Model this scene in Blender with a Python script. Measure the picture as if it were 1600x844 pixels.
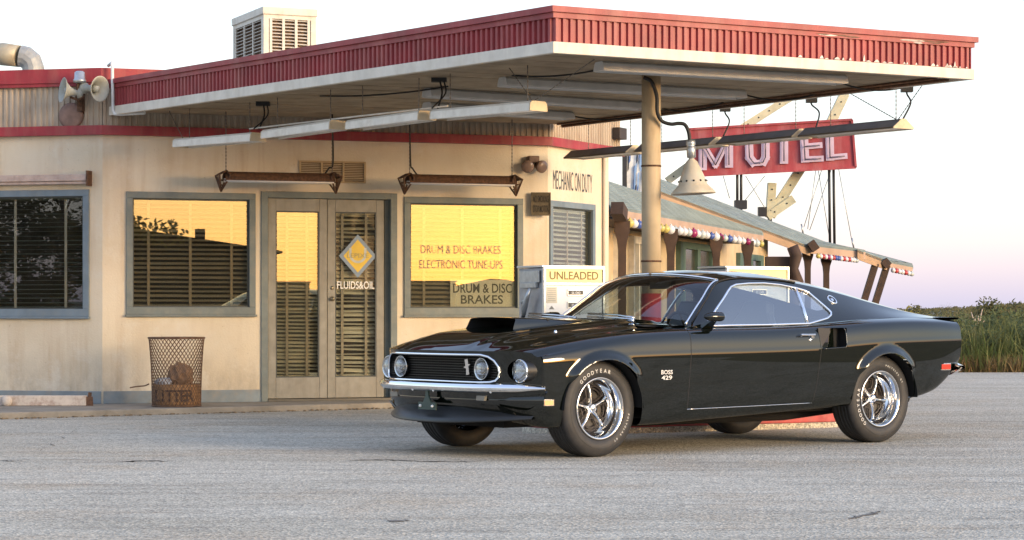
import bpy, bmesh, math, random
import numpy as np
from mathutils import Vector, Matrix
from mathutils.bvhtree import BVHTree
from math import sin, cos, tan, pi, radians, sqrt, atan2, exp
for o in list(bpy.data.objects): bpy.data.objects.remove(o)
random.seed(7); rng = np.random.default_rng(7)
sc = bpy.context.scene
C = sc.collection
# ------------------------------------------------------------------ camera
F, HZ, HC = 3500.0, 486.0, 0.985          # focal length and horizon in photograph pixels, camera height
cd = bpy.data.cameras.new('camera'); cam = bpy.data.objects.new('camera', cd); C.objects.link(cam)
cam.location = (0, 0, HC); cam.rotation_euler = (radians(90), 0, 0)
cd.sensor_width = 36; cd.lens = 36*F/1600; cd.shift_y = (HZ-422)/1600; cd.clip_start = .1; cd.clip_end = 5000
sc.camera = cam
# ------------------------------------------------------------------ light
SUN_AZ = 54.0        # degrees to the right of straight behind the camera
SUN_EL = 3.6
w = bpy.data.worlds.new('World'); sc.world = w; w.use_nodes = True
nt = w.node_tree; bg = nt.nodes['Background']
sky = nt.nodes.new('ShaderNodeTexSky'); sky.sky_type = 'NISHITA'; sky.sun_disc = False
sdir = Vector((sin(radians(SUN_AZ)), -cos(radians(SUN_AZ)), 0))
sky.sun_elevation = radians(SUN_EL); sky.sun_rotation = atan2(sdir.x, sdir.y)
sky.altitude = 0; sky.air_density = 1.0; sky.dust_density = 1.15; sky.ozone_density = 1.05
veil = nt.nodes.new('ShaderNodeMix'); veil.data_type = 'RGBA'; veil.blend_type = 'ADD'; veil.inputs[0].default_value = 1   # even thin high cloud
veil.inputs[7].default_value = (1.14, 1.36, 2.18, 1)
nt.links.new(sky.outputs[0], veil.inputs[6]); nt.links.new(veil.outputs[2], bg.inputs[0]); bg.inputs[1].default_value = 0.10
sl = bpy.data.lights.new('sun', 'SUN'); so = bpy.data.objects.new('sun', sl); C.objects.link(so)
sl.energy = 1.0; sl.angle = radians(22); sl.color = (1.0, .80, .56)
el = radians(11)
so.rotation_euler = Vector((-sdir.x*cos(el), -sdir.y*cos(el), -sin(el))).to_track_quat('-Z', 'Y').to_euler()
so.location = (20, -20, 12)
vs = sc.view_settings; vs.view_transform = 'Standard'; vs.look = 'None'; vs.gamma = 1; vs.use_curve_mapping = False
vs.exposure = 1.95
# ------------------------------------------------------------------ helpers
MW = {}
def tag(o, label=None, cat=None, group=None, kind=None):
    if label: o['label'] = label
    if cat: o['category'] = cat
    if group: o['group'] = group
    if kind: o['kind'] = kind
    return o
def thing(name, label, cat, loc=(0,0,0), rz=0, group=None):
    o = bpy.data.objects.new(name, None); C.objects.link(o); o.empty_display_size = .2
    o.location = loc; o.rotation_euler = (0, 0, rz)
    MW[o.name] = Matrix.Translation(Vector(loc)) @ Matrix.Rotation(rz, 4, 'Z')
    return tag(o, label, cat, group)
def link(me, name, parent=None, mat=None):
    o = bpy.data.objects.new(name, me); C.objects.link(o)
    if mat is not None and not me.materials: me.materials.append(mat)
    if parent is not None:
        o.parent = parent; MW[o.name] = MW[parent.name]
    else: MW[o.name] = Matrix()
    return o
def basis(o, x, y, z=None):
    x = Vector(x).normalized(); y = Vector(y); z = x.cross(y).normalized() if z is None else Vector(z).normalized()
    y = z.cross(x)
    return Matrix.Translation(Vector(o)) @ Matrix((x, y, z)).transposed().to_4x4()
class MB:
    def __init__(s): s.v = []; s.f = []; s.sm = []
    def add(s, vs, fs, smooth=False):
        n = len(s.v); s.v += [Vector(p) for p in vs]; s.f += [tuple(i+n for i in f) for f in fs]; s.sm += [smooth]*len(fs); return s
    def box(s, c, size, M=None):
        hx, hy, hz = size[0]/2, size[1]/2, size[2]/2; c = Vector(c)
        p = [c+Vector((x*hx, y*hy, z*hz)) for z in (-1,1) for y in (-1,1) for x in (-1,1)]
        if M is not None: p = [M @ q for q in p]
        return s.add(p, [(0,2,3,1),(4,5,7,6),(0,1,5,4),(2,6,7,3),(0,4,6,2),(1,3,7,5)])
    def beam(s, a, b, w, h=None, up=(0,0,1)):
        a, b = Vector(a), Vector(b); h = h or w; d = b-a; L = d.length
        u = Vector(up)
        if abs(d.normalized().dot(u)) > .98: u = Vector((0,1,0))
        M = basis((a+b)/2, d, u-d*(u.dot(d)/d.dot(d)))
        return s.box((0,0,0), (L, h, w), M)
    def tube(s, pts, r, n=8, closed=False, cap=True, smooth=True, flat=None):
        pts = [Vector(p) for p in pts]; m = len(pts); base = len(s.v); rs = r if hasattr(r, '__len__') else [r]*m
        prev = None
        for i, p in enumerate(pts):
            a = pts[i-1] if (i > 0 or closed) else p; b = pts[(i+1) % m] if (i < m-1 or closed) else p
            t = (b-a).normalized()
            if prev is None:
                u = Vector((0,0,1)) if abs(t.z) < .9 else Vector((1,0,0))
            else: u = prev
            u = (u-t*u.dot(t)).normalized(); prev = u; q = t.cross(u)
            for k in range(n):
                an = 2*pi*k/n; s.v.append(p+(u*cos(an)+q*sin(an))*rs[i])
        for i in range(m if closed else m-1):
            for k in range(n):
                a0 = base+i*n+k; a1 = base+i*n+(k+1) % n; j = (i+1) % m
                s.f.append((a0, a1, base+j*n+(k+1) % n, base+j*n+k)); s.sm.append(smooth)
        if cap and not closed:
            s.f.append(tuple(base+k for k in reversed(range(n)))); s.sm.append(False)
            s.f.append(tuple(base+(m-1)*n+k for k in range(n))); s.sm.append(False)
        return s
    def lathe(s, prof, M=None, n=24, smooth=True, arc=None, close=True):
        # prof: (radius, axial) ; axis = local z of M
        M = M or Matrix(); base = len(s.v); m = len(prof); full = arc is None
        N = n if full else n+1
        for k in range(N):
            an = 2*pi*k/n if full else arc[0]+(arc[1]-arc[0])*k/n
            for (r, z) in prof: s.v.append(M @ Vector((r*cos(an), r*sin(an), z)))
        for k in range(n):
            k2 = (k+1) % n if full else k+1
            for i in range(m-1):
                s.f.append((base+k*m+i, base+k2*m+i, base+k2*m+i+1, base+k*m+i+1)); s.sm.append(smooth)
        return s
    def prism(s, poly, M, d0, d1):
        # poly 2d in M's xy plane, extruded along M's z from d0 to d1
        n = len(poly); p = [M @ Vector((x, y, d0)) for x, y in poly]+[M @ Vector((x, y, d1)) for x, y in poly]
        f = [tuple(reversed(range(n))), tuple(range(n, 2*n))]+[(i, (i+1) % n, n+(i+1) % n, n+i) for i in range(n)]
        return s.add(p, f)
    def quad(s, *p): return s.add(p, [tuple(range(len(p)))])
    def sphere(s, c, r, nu=12, nv=8, sc=(1,1,1), M=None):
        prof = [(r*sin(pi*i/nv), -r*cos(pi*i/nv)) for i in range(nv+1)]
        T = (M or Matrix()) @ Matrix.Translation(Vector(c)) @ Matrix.Diagonal((*sc, 1))
        return s.lathe(prof, T, nu)
    def grid(s, P, smooth=True, flip=False):
        # P: 2d list of points
        base = len(s.v); n, m = len(P), len(P[0])
        for r in P: s.v += [Vector(q) for q in r]
        for i in range(n-1):
            for j in range(m-1):
                q = (base+i*m+j, base+(i+1)*m+j, base+(i+1)*m+j+1, base+i*m+j+1)
                s.f.append(tuple(reversed(q)) if flip else q); s.sm.append(smooth)
        return s
    def mesh(s, name, mat=None, inv=None):
        me = bpy.data.meshes.new(name)
        vs_ = s.v if inv is None else [inv @ p for p in s.v]
        me.from_pydata([tuple(p) for p in vs_], [], s.f); me.polygons.foreach_set('use_smooth', s.sm); me.update()
        if mat: me.materials.append(mat)
        return me
    def build(s, name, mat, parent=None, local=False, bevel=0, weld=False):
        if parent is None:
            lo = Vector((min(p.x for p in s.v), min(p.y for p in s.v), min(p.z for p in s.v))); hi = Vector((max(p.x for p in s.v), max(p.y for p in s.v), 0))
            org = Vector(((lo.x+hi.x)/2, (lo.y+hi.y)/2, lo.z))
            o = link(s.mesh(name, mat, Matrix.Translation(-org)), name); o.location = org; MW[o.name] = Matrix.Translation(org)
        else:
            o = link(s.mesh(name, mat, None if local else MW[parent.name].inverted()), name, parent)
        if weld:
            bm = bmesh.new(); bm.from_mesh(o.data); bmesh.ops.remove_doubles(bm, verts=bm.verts, dist=1e-5); bm.to_mesh(o.data); bm.free()
        if bevel:
            b = o.modifiers.new('bevel', 'BEVEL'); b.width = bevel; b.segments = 2; b.limit_method = 'ANGLE'; b.angle_limit = radians(40)
        return o
def copy_tree(o, M=None, parent=None):
    c = o.copy(); C.objects.link(c); c.parent = parent
    MW[c.name] = MW[o.name] if M is None else M
    if M is not None: c.matrix_local = M
    for ch in o.children: copy_tree(ch, None, c)
    return c
# ------------------------------------------------------------------ photograph pixels -> places
def at(px, py, Y): return Vector(((px-800)/F*Y, Y, HC+(HZ-py)*Y/F))
def gp(px, py, z=0.0):            # on a level surface of height z
    return at(px, py, F*(z-HC)/(HZ-py))
class Wall:                        # a vertical plane, u along it, n out of it towards the viewer
    def __init__(s, o, ang):
        s.o = Vector((o[0], o[1], 0)); s.d = Vector((cos(ang), sin(ang), 0)); s.n = Vector((s.d.y, -s.d.x, 0))
        if s.n.y > 0: s.n = -s.n
    def uz(s, px, py, out=0.0):
        o = s.o+s.n*out; k = (px-800)/F
        u = (k*o.y-o.x)/(s.d.x-k*s.d.y); Y = o.y+u*s.d.y
        return u, HC+(HZ-py)*Y/F
    def p(s, u, z, out=0.0): return s.o+s.d*u+s.n*out+Vector((0,0,z))
    def M(s, u, z, out=0.0): return basis(s.p(u, z, out), s.d, (0,0,1), s.n)
    def bx(s, mb, u0, u1, z0, z1, o0, o1):
        return mb.box(((u0+u1)/2, (z0+z1)/2, (o0+o1)/2), (abs(u1-u0), abs(z1-z0), abs(o1-o0)), s.M(0, 0, 0))
# ------------------------------------------------------------------ materials
def srgb(r, g, b):
    f = lambda c: (c/255/12.92 if c/255 <= .04045 else ((c/255+.055)/1.055)**2.4)
    return (f(r), f(g), f(b))
class NT:
    def __init__(s, m): s.t = m.node_tree; s.n = s.t.nodes; s.l = s.t.links; s.b = s.n['Principled BSDF']; s.out = s.n['Material Output']
    def node(s, kind, **kw):
        x = s.n.new(kind)
        for k, v in kw.items():
            if k in x.inputs: 
                x.inputs[k].default_value = v
            else: setattr(x, k, v)
        return x
    def link(s, a, b): s.l.new(a, b)
    def coords(s, scale=(1,1,1), kind='Object'):
        tc = s.node('ShaderNodeTexCoord'); mp = s.node('ShaderNodeMapping'); mp.inputs['Scale'].default_value = scale
        s.link(tc.outputs[kind], mp.inputs[0]); return mp.outputs[0]
    def noise(s, vec, scale, detail=4, rough=.55):
        x = s.node('ShaderNodeTexNoise'); x.inputs['Scale'].default_value = scale; x.inputs['Detail'].default_value = detail; x.inputs['Roughness'].default_value = rough
        s.link(vec, x.inputs['Vector']); return x.outputs['Fac']
    def ramp(s, fac, stops):
        r = s.node('ShaderNodeValToRGB'); e = r.color_ramp.elements
        while len(e) < len(stops): e.new(.5)
        for el_, (p, c) in zip(e, stops): el_.position = p; el_.color = (*c, 1) if len(c) == 3 else c
        s.link(fac, r.inputs[0]); return r.outputs[0]
    def mix(s, fac, a, b, mode='MIX'):
        x = s.node('ShaderNodeMix'); x.data_type = 'RGBA'; x.blend_type = mode
        for sock, val in ((x.inputs[0], fac), (x.inputs[6], a), (x.inputs[7], b)):
            if hasattr(val, 'is_linked'): s.link(val, sock)
            else: sock.default_value = val if not isinstance(val, tuple) else (*val, 1)
        return x.outputs[2]
    def bump(s, h, strength=.3, dist=.01):
        x = s.node('ShaderNodeBump'); x.inputs['Strength'].default_value = strength; x.inputs['Distance'].default_value = dist
        s.link(h, x.inputs['Height']); s.link(x.outputs[0], s.b.inputs['Normal']); return x
MATS = {}
def mat(name, col, rough=.6, metal=0.0, var=.18, nscale=6, dirt=None, dirt_amt=.4, streak=False, bump=0, bscale=60, spec=None, coat=0):
    if name in MATS: return MATS[name]
    m = bpy.data.materials.new(name); m.use_nodes = True; t = NT(m); MATS[name] = m
    t.b.inputs['Roughness'].default_value = rough; t.b.inputs['Metallic'].default_value = metal
    if spec is not None: t.b.inputs['Specular IOR Level'].default_value = spec
    if coat: t.b.inputs['Coat Weight'].default_value = coat; t.b.inputs['Coat Roughness'].default_value = .03
    if var or dirt:
        vec = t.coords()
        n1 = t.noise(vec, nscale)
        lo = tuple(c*(1-var) for c in col); hi = tuple(min(1, c*(1+var)) for c in col)
        cc = t.ramp(n1, [(.3, lo), (.7, hi)])
        if dirt:
            v2 = t.coords((1, 1, .18)) if streak else t.coords()
            n2 = t.noise(v2, nscale*1.6, 6, .65)
            fac = t.ramp(n2, [(.45, (0,0,0)), (.75, (dirt_amt,)*3)])
            cc = t.mix(fac, cc, dirt)
        t.link(cc, t.b.inputs['Base Color'])
    else: t.b.inputs['Base Color'].default_value = (*col, 1)
    if bump:
        t.bump(t.noise(t.coords(), bscale, 3), bump, .01)
    return m
def glass_mat(name, tint=(.9,.95,.95), refl=.12, rough=.0, dust_sheen=0, boost=1.0, glow_tint=(1,1,1)):
    m = bpy.data.materials.new(name); m.use_nodes = True; t = NT(m); MATS[name] = m
    t.n.remove(t.b)
    tr = t.node('ShaderNodeBsdfTransparent'); tr.inputs[0].default_value = (*tint, 1)
    gl = t.node('ShaderNodeBsdfGlossy'); gl.inputs['Roughness'].default_value = rough; gl.inputs[0].default_value = (*glow_tint, 1)
    fr = t.node('ShaderNodeFresnel'); ge = t.node('ShaderNodeNewGeometry'); io_ = t.node('ShaderNodeMath', operation='MULTIPLY_ADD')
    t.link(ge.outputs['Backfacing'], io_.inputs[0]); io_.inputs[1].default_value = 1/1.5-1.5; io_.inputs[2].default_value = 1.5; t.link(io_.outputs[0], fr.inputs[0])
    ma = t.node('ShaderNodeMath', operation='MULTIPLY_ADD'); t.link(fr.outputs[0], ma.inputs[0]); ma.inputs[1].default_value = boost; ma.inputs[2].default_value = refl; ma.use_clamp = True
    mx = t.node('ShaderNodeMixShader'); t.link(ma.outputs[0], mx.inputs[0]); t.link(tr.outputs[0], mx.inputs[1]); t.link(gl.outputs[0], mx.inputs[2])
    last = mx.outputs[0]
    if dust_sheen:
        df = t.node('ShaderNodeBsdfDiffuse'); df.inputs[0].default_value = (.35,.33,.28,1)
        m2 = t.node('ShaderNodeMixShader'); nz = t.noise(t.coords(), 5, 6); r = t.ramp(nz, [(.3, (dust_sheen*.4,)*3), (.75, (dust_sheen,)*3)])
        t.link(r, m2.inputs[0]); t.link(last, m2.inputs[1]); t.link(df.outputs[0], m2.inputs[2]); last = m2.outputs[0]
    t.link(last, t.out.inputs['Surface'])
    return m
# text -> flat mesh points in its own xy plane, fitted to a box of w x h (None keeps the ratio)
def text_geo(s, extrude=0.0, bold=0.0, res=3):
    cu = bpy.data.curves.new('t', 'FONT'); cu.body = s; cu.size = 1; cu.extrude = extrude; cu.offset = bold; cu.resolution_u = res
    cu.align_x = 'LEFT'
    o = bpy.data.objects.new('t', cu); C.objects.link(o)
    me = bpy.data.meshes.new_from_object(o.evaluated_get(bpy.context.evaluated_depsgraph_get()))
    vs_ = [v.co.copy() for v in me.vertices]; fs = [tuple(p.vertices) for p in me.polygons]
    bpy.data.objects.remove(o); bpy.data.curves.remove(cu); bpy.data.meshes.remove(me)
    return vs_, fs
def put_text(mb, s, M, w=None, h=None, extrude=0.0, bold=0.0, center=True, keep=None):
    vs_, fs = text_geo(s, 0, bold)
    x0 = min(p.x for p in vs_); x1 = max(p.x for p in vs_); y0 = min(p.y for p in vs_); y1 = max(p.y for p in vs_)
    sy = (h/(y1-y0)) if h else None; sx = (w/(x1-x0)) if w else sy
    sy = sy or sx
    cx, cy = ((x0+x1)/2, (y0+y1)/2) if center else (x0, y0)
    q = [Vector(((p.x-cx)*sx, (p.y-cy)*sy, 0)) for p in vs_]
    mb.add([M @ p for p in q], fs)
    if extrude:
        n = len(q)
        # side skirts so that letters have depth
        from collections import Counter
        cnt = Counter(); dirs = {}
        for f in fs:
            for i in range(len(f)):
                e = (f[i], f[(i+1) % len(f)]); cnt[tuple(sorted(e))] += 1; dirs[tuple(sorted(e))] = e
        sv = []; sf = []
        for k, c in cnt.items():
            if c == 1:
                a, b = dirs[k]; m = len(sv)
                sv += [M @ q[a], M @ q[b], M @ (q[b]-Vector((0,0,extrude))), M @ (q[a]-Vector((0,0,extrude)))]; sf.append((m+1, m, m+3, m+2))
        mb.add(sv, sf)
    return mb
def tri_rand(lo, hi): return lo+(hi-lo)*random.random()
# ================================================================== materials in use
def stucco_mat():
    m = bpy.data.materials.new('stucco'); m.use_nodes = True; t = NT(m)
    t.b.inputs['Roughness'].default_value = .92; t.b.inputs['Specular IOR Level'].default_value = .2
    v = t.coords()
    base = t.ramp(t.noise(v, 1.1, 5, .6), [(.25, (.555,.465,.33)), (.55, (.63,.55,.42)), (.8, (.675,.61,.49))])
    st = t.ramp(t.noise(t.coords((3.2,3.2,.22)), 2.2, 5, .6), [(.48, (0,0,0)), (.76, (.58,.58,.58))])
    st = t.mix(1.0, st, t.ramp(t.noise(t.coords((1,1,.7)), .9, 4, .6), [(.38, (.05,.05,.05)), (.62, (1,1,1))]), 'MULTIPLY')
    base = t.mix(st, base, (.38,.235,.115))
    sepz = t.node('ShaderNodeSeparateXYZ'); t.link(v, sepz.inputs[0])
    low = t.ramp(sepz.outputs[2], [(.12, (.85,.85,.85)), (.62, (0,0,0))])
    low = t.mix(1.0, low, t.ramp(t.noise(t.coords((1,1,.5)), 5, 6, .7), [(.4, (0,0,0)), (.65, (1,1,1))]), 'MULTIPLY')
    base = t.mix(low, base, (.36,.31,.24))
    bl = t.ramp(t.noise(v, 3.1, 7, .72), [(.52, (0,0,0)), (.72, (.55,.55,.55))])
    base = t.mix(bl, base, (.66,.63,.55))
    sp = t.ramp(t.noise(v, 26, 4, .7), [(.66, (0,0,0)), (.74, (.55,.55,.55))])
    base = t.mix(sp, base, (.22,.15,.08))
    t.link(base, t.b.inputs['Base Color'])
    t.bump(t.noise(v, 55, 5, .6), .28, .012)
    MATS['stucco'] = m; return m
STUCCO = stucco_mat()
BANDRED = mat('band_red', (.27,.022,.030), .55, var=.22, nscale=5, dirt=(.32,.12,.09), dirt_amt=.5, streak=True)
FASRED = mat('fascia_red', (.265,.026,.031), .5, var=.2, nscale=4, dirt=(.40,.16,.13), dirt_amt=.45, streak=True)
CREAMTRIM = mat('cream_trim', (.66,.60,.50), .6, var=.1, dirt=(.42,.35,.25), dirt_amt=.4, streak=True)
SIDING = mat('siding', (.42,.345,.26), .8, var=.15, nscale=4, dirt=(.24,.15,.09), dirt_amt=.6, streak=True)
FRAMEGR = mat('frame_grey', (.135,.158,.150), .6, var=.15, dirt=(.30,.27,.20), dirt_amt=.35)
FRAMEBL = mat('frame_blue', (.145,.19,.225), .6, var=.15, dirt=(.25,.24,.2), dirt_amt=.3)
DOORGR = mat('door_grey', (.250,.235,.195), .7, var=.14, nscale=9, dirt=(.16,.13,.09), dirt_amt=.5, streak=True)
DARKIN = mat('dark_interior', (.03,.027,.022), .9, var=.2)
SLAT = mat('blind_slat', (.38,.325,.25), .55, var=.2, nscale=3)
SLATG = mat('blind_slat_green', (.13,.145,.12), .5, var=.2, nscale=3)
TAPE = mat('blind_tape', (.36,.30,.24), .8, var=.2)
SOFFIT = mat('soffit', (.33,.26,.175), .8, var=.2, nscale=3, dirt=(.15,.11,.07), dirt_amt=.6)
CONC = mat('sidewalk_concrete', (.28,.25,.205), .9, var=.2, nscale=3, dirt=(.14,.115,.08), dirt_amt=.6, bump=.3, bscale=70)
BASEBL = mat('base_blue', (.20,.235,.25), .8, var=.2, dirt=(.33,.27,.19), dirt_amt=.45)
RUST = mat('rusty_steel', (.13,.065,.035), .75, metal=.2, var=.4, nscale=25, dirt=(.045,.028,.018), dirt_amt=.8)
FIXWHITE = mat('fixture_enamel', (.78,.73,.64), .45, var=.08, dirt=(.38,.3,.2), dirt_amt=.35)
FIXCREAM = mat('fixture_end', (.62,.50,.33), .5, var=.15, dirt=(.3,.18,.08), dirt_amt=.5)
FIXSHADE = mat('fixture_shade', (.14,.11,.075), .6, var=.25)  # darkened copy of the enamel: the far row's shade is in the colour
TUBE = mat('lamp_tube', (.78,.74,.70), .25, var=.04)
BLACKCORD = mat('black_cord', (.012,.012,.012), .6, var=.1)
GALV = mat('galvanised', (.42,.44,.45), .38, metal=.75, var=.2, nscale=14)
BLACKTXT = mat('black_letter', (.018,.016,.014), .6, var=.3, nscale=40)
WHITETXT = mat('white_letter', (.75,.74,.70), .5, var=.08)
GLASS = glass_mat('window_glass', (.86,.86,.80), refl=.12, dust_sheen=.02, glow_tint=(1,.90,.60))  # reflections tinted gold to put sunset yellow into the panes
GLASSF = glass_mat('facet_glass', (.86,.88,.85), refl=.02, boost=1.0, dust_sheen=.02)
GLASSD = glass_mat('door_glass_dull', (.85,.86,.82), refl=.0, boost=.22, dust_sheen=.06)  # reflection turned down to keep the sky glow off this door leaf
# ================================================================== setting
def ground_mat():
    m = bpy.data.materials.new('pavement'); m.use_nodes = True; t = NT(m)
    t.b.inputs['Roughness'].default_value = .95; t.b.inputs['Specular IOR Level'].default_value = .12
    v = t.coords()
    big = t.ramp(t.noise(v, .22, 5, .6), [(.3, (.385,.350,.278)), (.7, (.50,.462,.382))])
    lon = t.ramp(t.noise(t.coords((.28,1.5,1)), 1.0, 6, .65), [(.42, (0,0,0)), (.7, (.5,.5,.5))])
    c = t.mix(lon, big, (.60,.565,.475))
    dk = t.ramp(t.noise(t.coords((.35,2.0,1)), 1.7, 7, .7), [(.50, (0,0,0)), (.70, (.75,.75,.75))])
    c = t.mix(dk, c, (.25,.225,.185))
    tan_ = t.ramp(t.noise(v, .8, 6, .7), [(.50, (0,0,0)), (.70, (.60,.60,.60))])
    c = t.mix(tan_, c, (.42,.335,.235))
    vo = t.node('ShaderNodeTexVoronoi'); vo.inputs['Scale'].default_value = 70; t.link(v, vo.inputs['Vector'])
    hs = t.node('ShaderNodeSeparateColor'); t.link(vo.outputs['Color'], hs.inputs[0])
    st = t.ramp(hs.outputs[0], [(0, (.45,.45,.45)), (.5, (1,1,1)), (1, (1.75,1.72,1.66))])
    c = t.mix(.62, c, st, 'MULTIPLY')
    fs = t.noise(v, 120, 3, .7)
    c = t.mix(.5, c, t.ramp(fs, [(.35, (.5,.5,.5)), (.65, (1.5,1.5,1.5))]), 'MULTIPLY')
    sp = t.ramp(t.noise(v, 38, 3, .6), [(.70, (0,0,0)), (.75, (.8,.8,.8))])
    c = t.mix(sp, c, (.07,.065,.06))
    t.link(c, t.b.inputs['Base Color'])
    ad = t.node('ShaderNodeMath', operation='ADD'); t.link(vo.outputs['Distance'], ad.inputs[0]); t.link(t.noise(v, 9, 6, .7), ad.inputs[1])
    t.bump(ad.outputs[0], .55, .012)
    return m
PAVE = ground_mat()
EARTH = mat('field_earth', (.10,.085,.05), .95, var=.35, nscale=1.2, dirt=(.06,.07,.025), dirt_amt=.7)
def field_z(x, y):
    return 0
edge = [gp(-900, 584), gp(1500, 582), gp(2600, 586)]
mb = MB(); Y0 = edge[1].y
mb.add([(-120,-26,0), (9.5,-26,0), (10.5,8,0), (11,20,0), (13,Y0,0), (-120,Y0,0)], [(0,1,2,3,4,5)])  # unseen right edge pulled in so the car side mirrors darker field
g = mb.build('pavement', PAVE); tag(g, 'weathered pale grey gravelly asphalt forecourt in front of the station', 'pavement', kind='structure')
# open country: one sheet to the horizon, with a low rise on the right behind the weeds
mb = MB(); P = []
xs = [-1500,-700,-350,-150,-60,-20,0,10,20,30,40,52,66,82,100,125,160,190]+list(range(210,560,5))+[600,700,800,1500]
ys = [-1600,-900,-560,-500,-465,-430,-395,-360,-320,-260,-150,-60,0,20,Y0-1,Y0+2,48,60,75,95,120,150,185,230,300,420,700,1200,2200]
def land(x, y):
    z = -.05
    if y > Y0:
        px = 800+F*x/y
        top = np.interp(px, [700,1420,1500,1560,1620,2000,4000], [491,488,485,481,477,470,466])
        zt = HC+(HZ-top)*230/F
        k = min(1, max(0, (y-55)/175)); k = k*k*(3-2*k)
        z = -.02+(zt+.02)*k
        if y > 240: z = zt-.004*(y-240)
    if y < -250:                                                # hills behind the camera, which the windows mirror
        k = exp(-((y+430)/75)**2)
        az = atan2(x+1.5, -(y-22.5)); dd = sqrt((x+1.5)**2+(y-22.5)**2)
        px = 800+3500*tan(max(-1.3, min(1.3, radians(36.6)-az)))
        yy = np.interp(px, [-3000,150,398,425,460,495,560,620,640,700,740,770,785,806,830,870,3000], [452,452,430,424,408,400,412,432,440,461,470,466,440,414,424,436,455])+14+2*sin(px*.21)+1.5*sin(px*.5)
        z += k*(HC+(HZ-yy)*(dd+23)/F)
    return z
for y in ys: P.append([(x, y, land(x, y)) for x in xs])
mb.grid(P, True, True)
g = mb.build('field', EARTH); tag(g, 'dry grassy open ground with a low rise behind the forecourt', 'field', kind='structure')
# ================================================================== the station office
A0 = at(170, 180.5, 22.33)
W1 = Wall(A0, radians(18.3)); CAN_Z = 2.93
c1 = W1.p(W1.uz(160, 486)[0], 0); c2 = W1.p(W1.uz(856, 486)[0], 0)
WR = Wall(c2, radians(63.3)); WL = Wall(c1, radians(-14.0)); 
U1a, U1b = W1.uz(160, 486)[0], W1.uz(856, 486)[0]
UR = WR.uz(951, 486)[0]; UL = -4.2
c3 = WR.p(UR, 0); c0 = WL.p(UL, 0)
Z0, ZB0, ZB1, ZP, ZT = .06, W1.uz(160, 211)[1], W1.uz(160, 198)[1], 3.28, 3.40
off = thing('service_station_office', 'beige stucco service station office with red band and glass double doors', 'building', (*( (c1+c2)/2 ).xy, 0))
def wall_holes(W, u0, u1, z0, z1, holes, depth=.10):
    mb = MB(); us = sorted({u0, u1}|{h[0] for h in holes}|{h[1] for h in holes}); zs = sorted({z0, z1}|{h[2] for h in holes}|{h[3] for h in holes})
    for i in range(len(us)-1):
        for j in range(len(zs)-1):
            a, b, c, d = us[i], us[i+1], zs[j], zs[j+1]; mu, mz = (a+b)/2, (c+d)/2
            if any(h[0] < mu < h[1] and h[2] < mz < h[3] for h in holes): continue
            mb.quad(W.p(a,c), W.p(b,c), W.p(b,d), W.p(a,d))
    for (a, b, c, d) in holes:
        for p, q in (((a,c),(b,c)), ((b,c),(b,d)), ((b,d),(a,d)), ((a,d),(a,c))):
            mb.quad(W.p(*p), W.p(*q), W.p(*q, -depth), W.p(*p, -depth))
    return mb
def rect(W, x0, x1, y0, y1, out=0):    # a pixel rectangle on a wall
    u0, zt = W.uz(x0, y0, out); u1, zb = W.uz(x1, y1, out)
    u0, u1 = min(u0, u1), max(u0, u1)
    _, zt2 = W.uz(x1, y0, out); _, zb2 = W.uz(x0, y1, out)
    return (u0, u1, (zb+zb2)/2, (zt+zt2)/2)
w1 = rect(W1, 200, 396, 304, 487); w3 = rect(W1, 634, 814, 312, 488); dr = rect(W1, 413, 615, 306, 629); dr = (dr[0], dr[1], Z0, dr[3])
w0 = rect(WL, -95, 137, 301, 490); wf = rect(WR, 859, 927, 324, 492); wf = (wf[0], wf[1], w3[2], w3[3]-.01)
wall_holes(W1, U1a, U1b, 0, ZB1, [w1, w3, dr]).build('wall', STUCCO, off)
wall_holes(WL, UL, 0, 0, ZB1, [w0]).build('wall', STUCCO, off)
wall_holes(WR, 0, UR, 0, ZB1, [wf]).build('wall', STUCCO, off)
nb = Vector((-W1.n.x, -W1.n.y, 0))
b3 = c3+nb*7; b0 = c0+nb*6
mb = MB()
for p, q in ((c3, b3), (b3, b0), (b0, c0)): mb.quad(p, q, q+Vector((0,0,ZP)), p+Vector((0,0,ZP)))
mb.build('rear_wall', STUCCO, off)
ring = [c0, c1, c2, c3, b3, b0]
MB().quad(*[p+Vector((0,0,ZP-.03)) for p in ring]).build('roof', mat('roof_gravel', (.3,.28,.25), .95), off)
ins = [p+nb*.25 for p in (c0, c1, c2, c3)]
i0 = [c0+nb*2.6+W1.d*.1, c3+nb*2.6-W1.d*.3]
mb = MB(); mb.quad(i0[0], i0[1], i0[1]+Vector((0,0,2.6)), i0[0]+Vector((0,0,2.6)))
mb.quad(*[p+Vector((0,0,2.62)) for p in (c0+nb*.2, c1+nb*.15, c2+nb*.15, c3+nb*.2, i0[1], i0[0])])
mb.build('interior_wall', DARKIN, off)
mb = MB(); mb.quad(*[p+Vector((0,0,.065)) for p in (c0+nb*.12, c1+nb*.12, c2+nb*.12, c3+nb*.12, i0[1], i0[0])]); mb.build('interior_floor', DARKIN, off)
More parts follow.
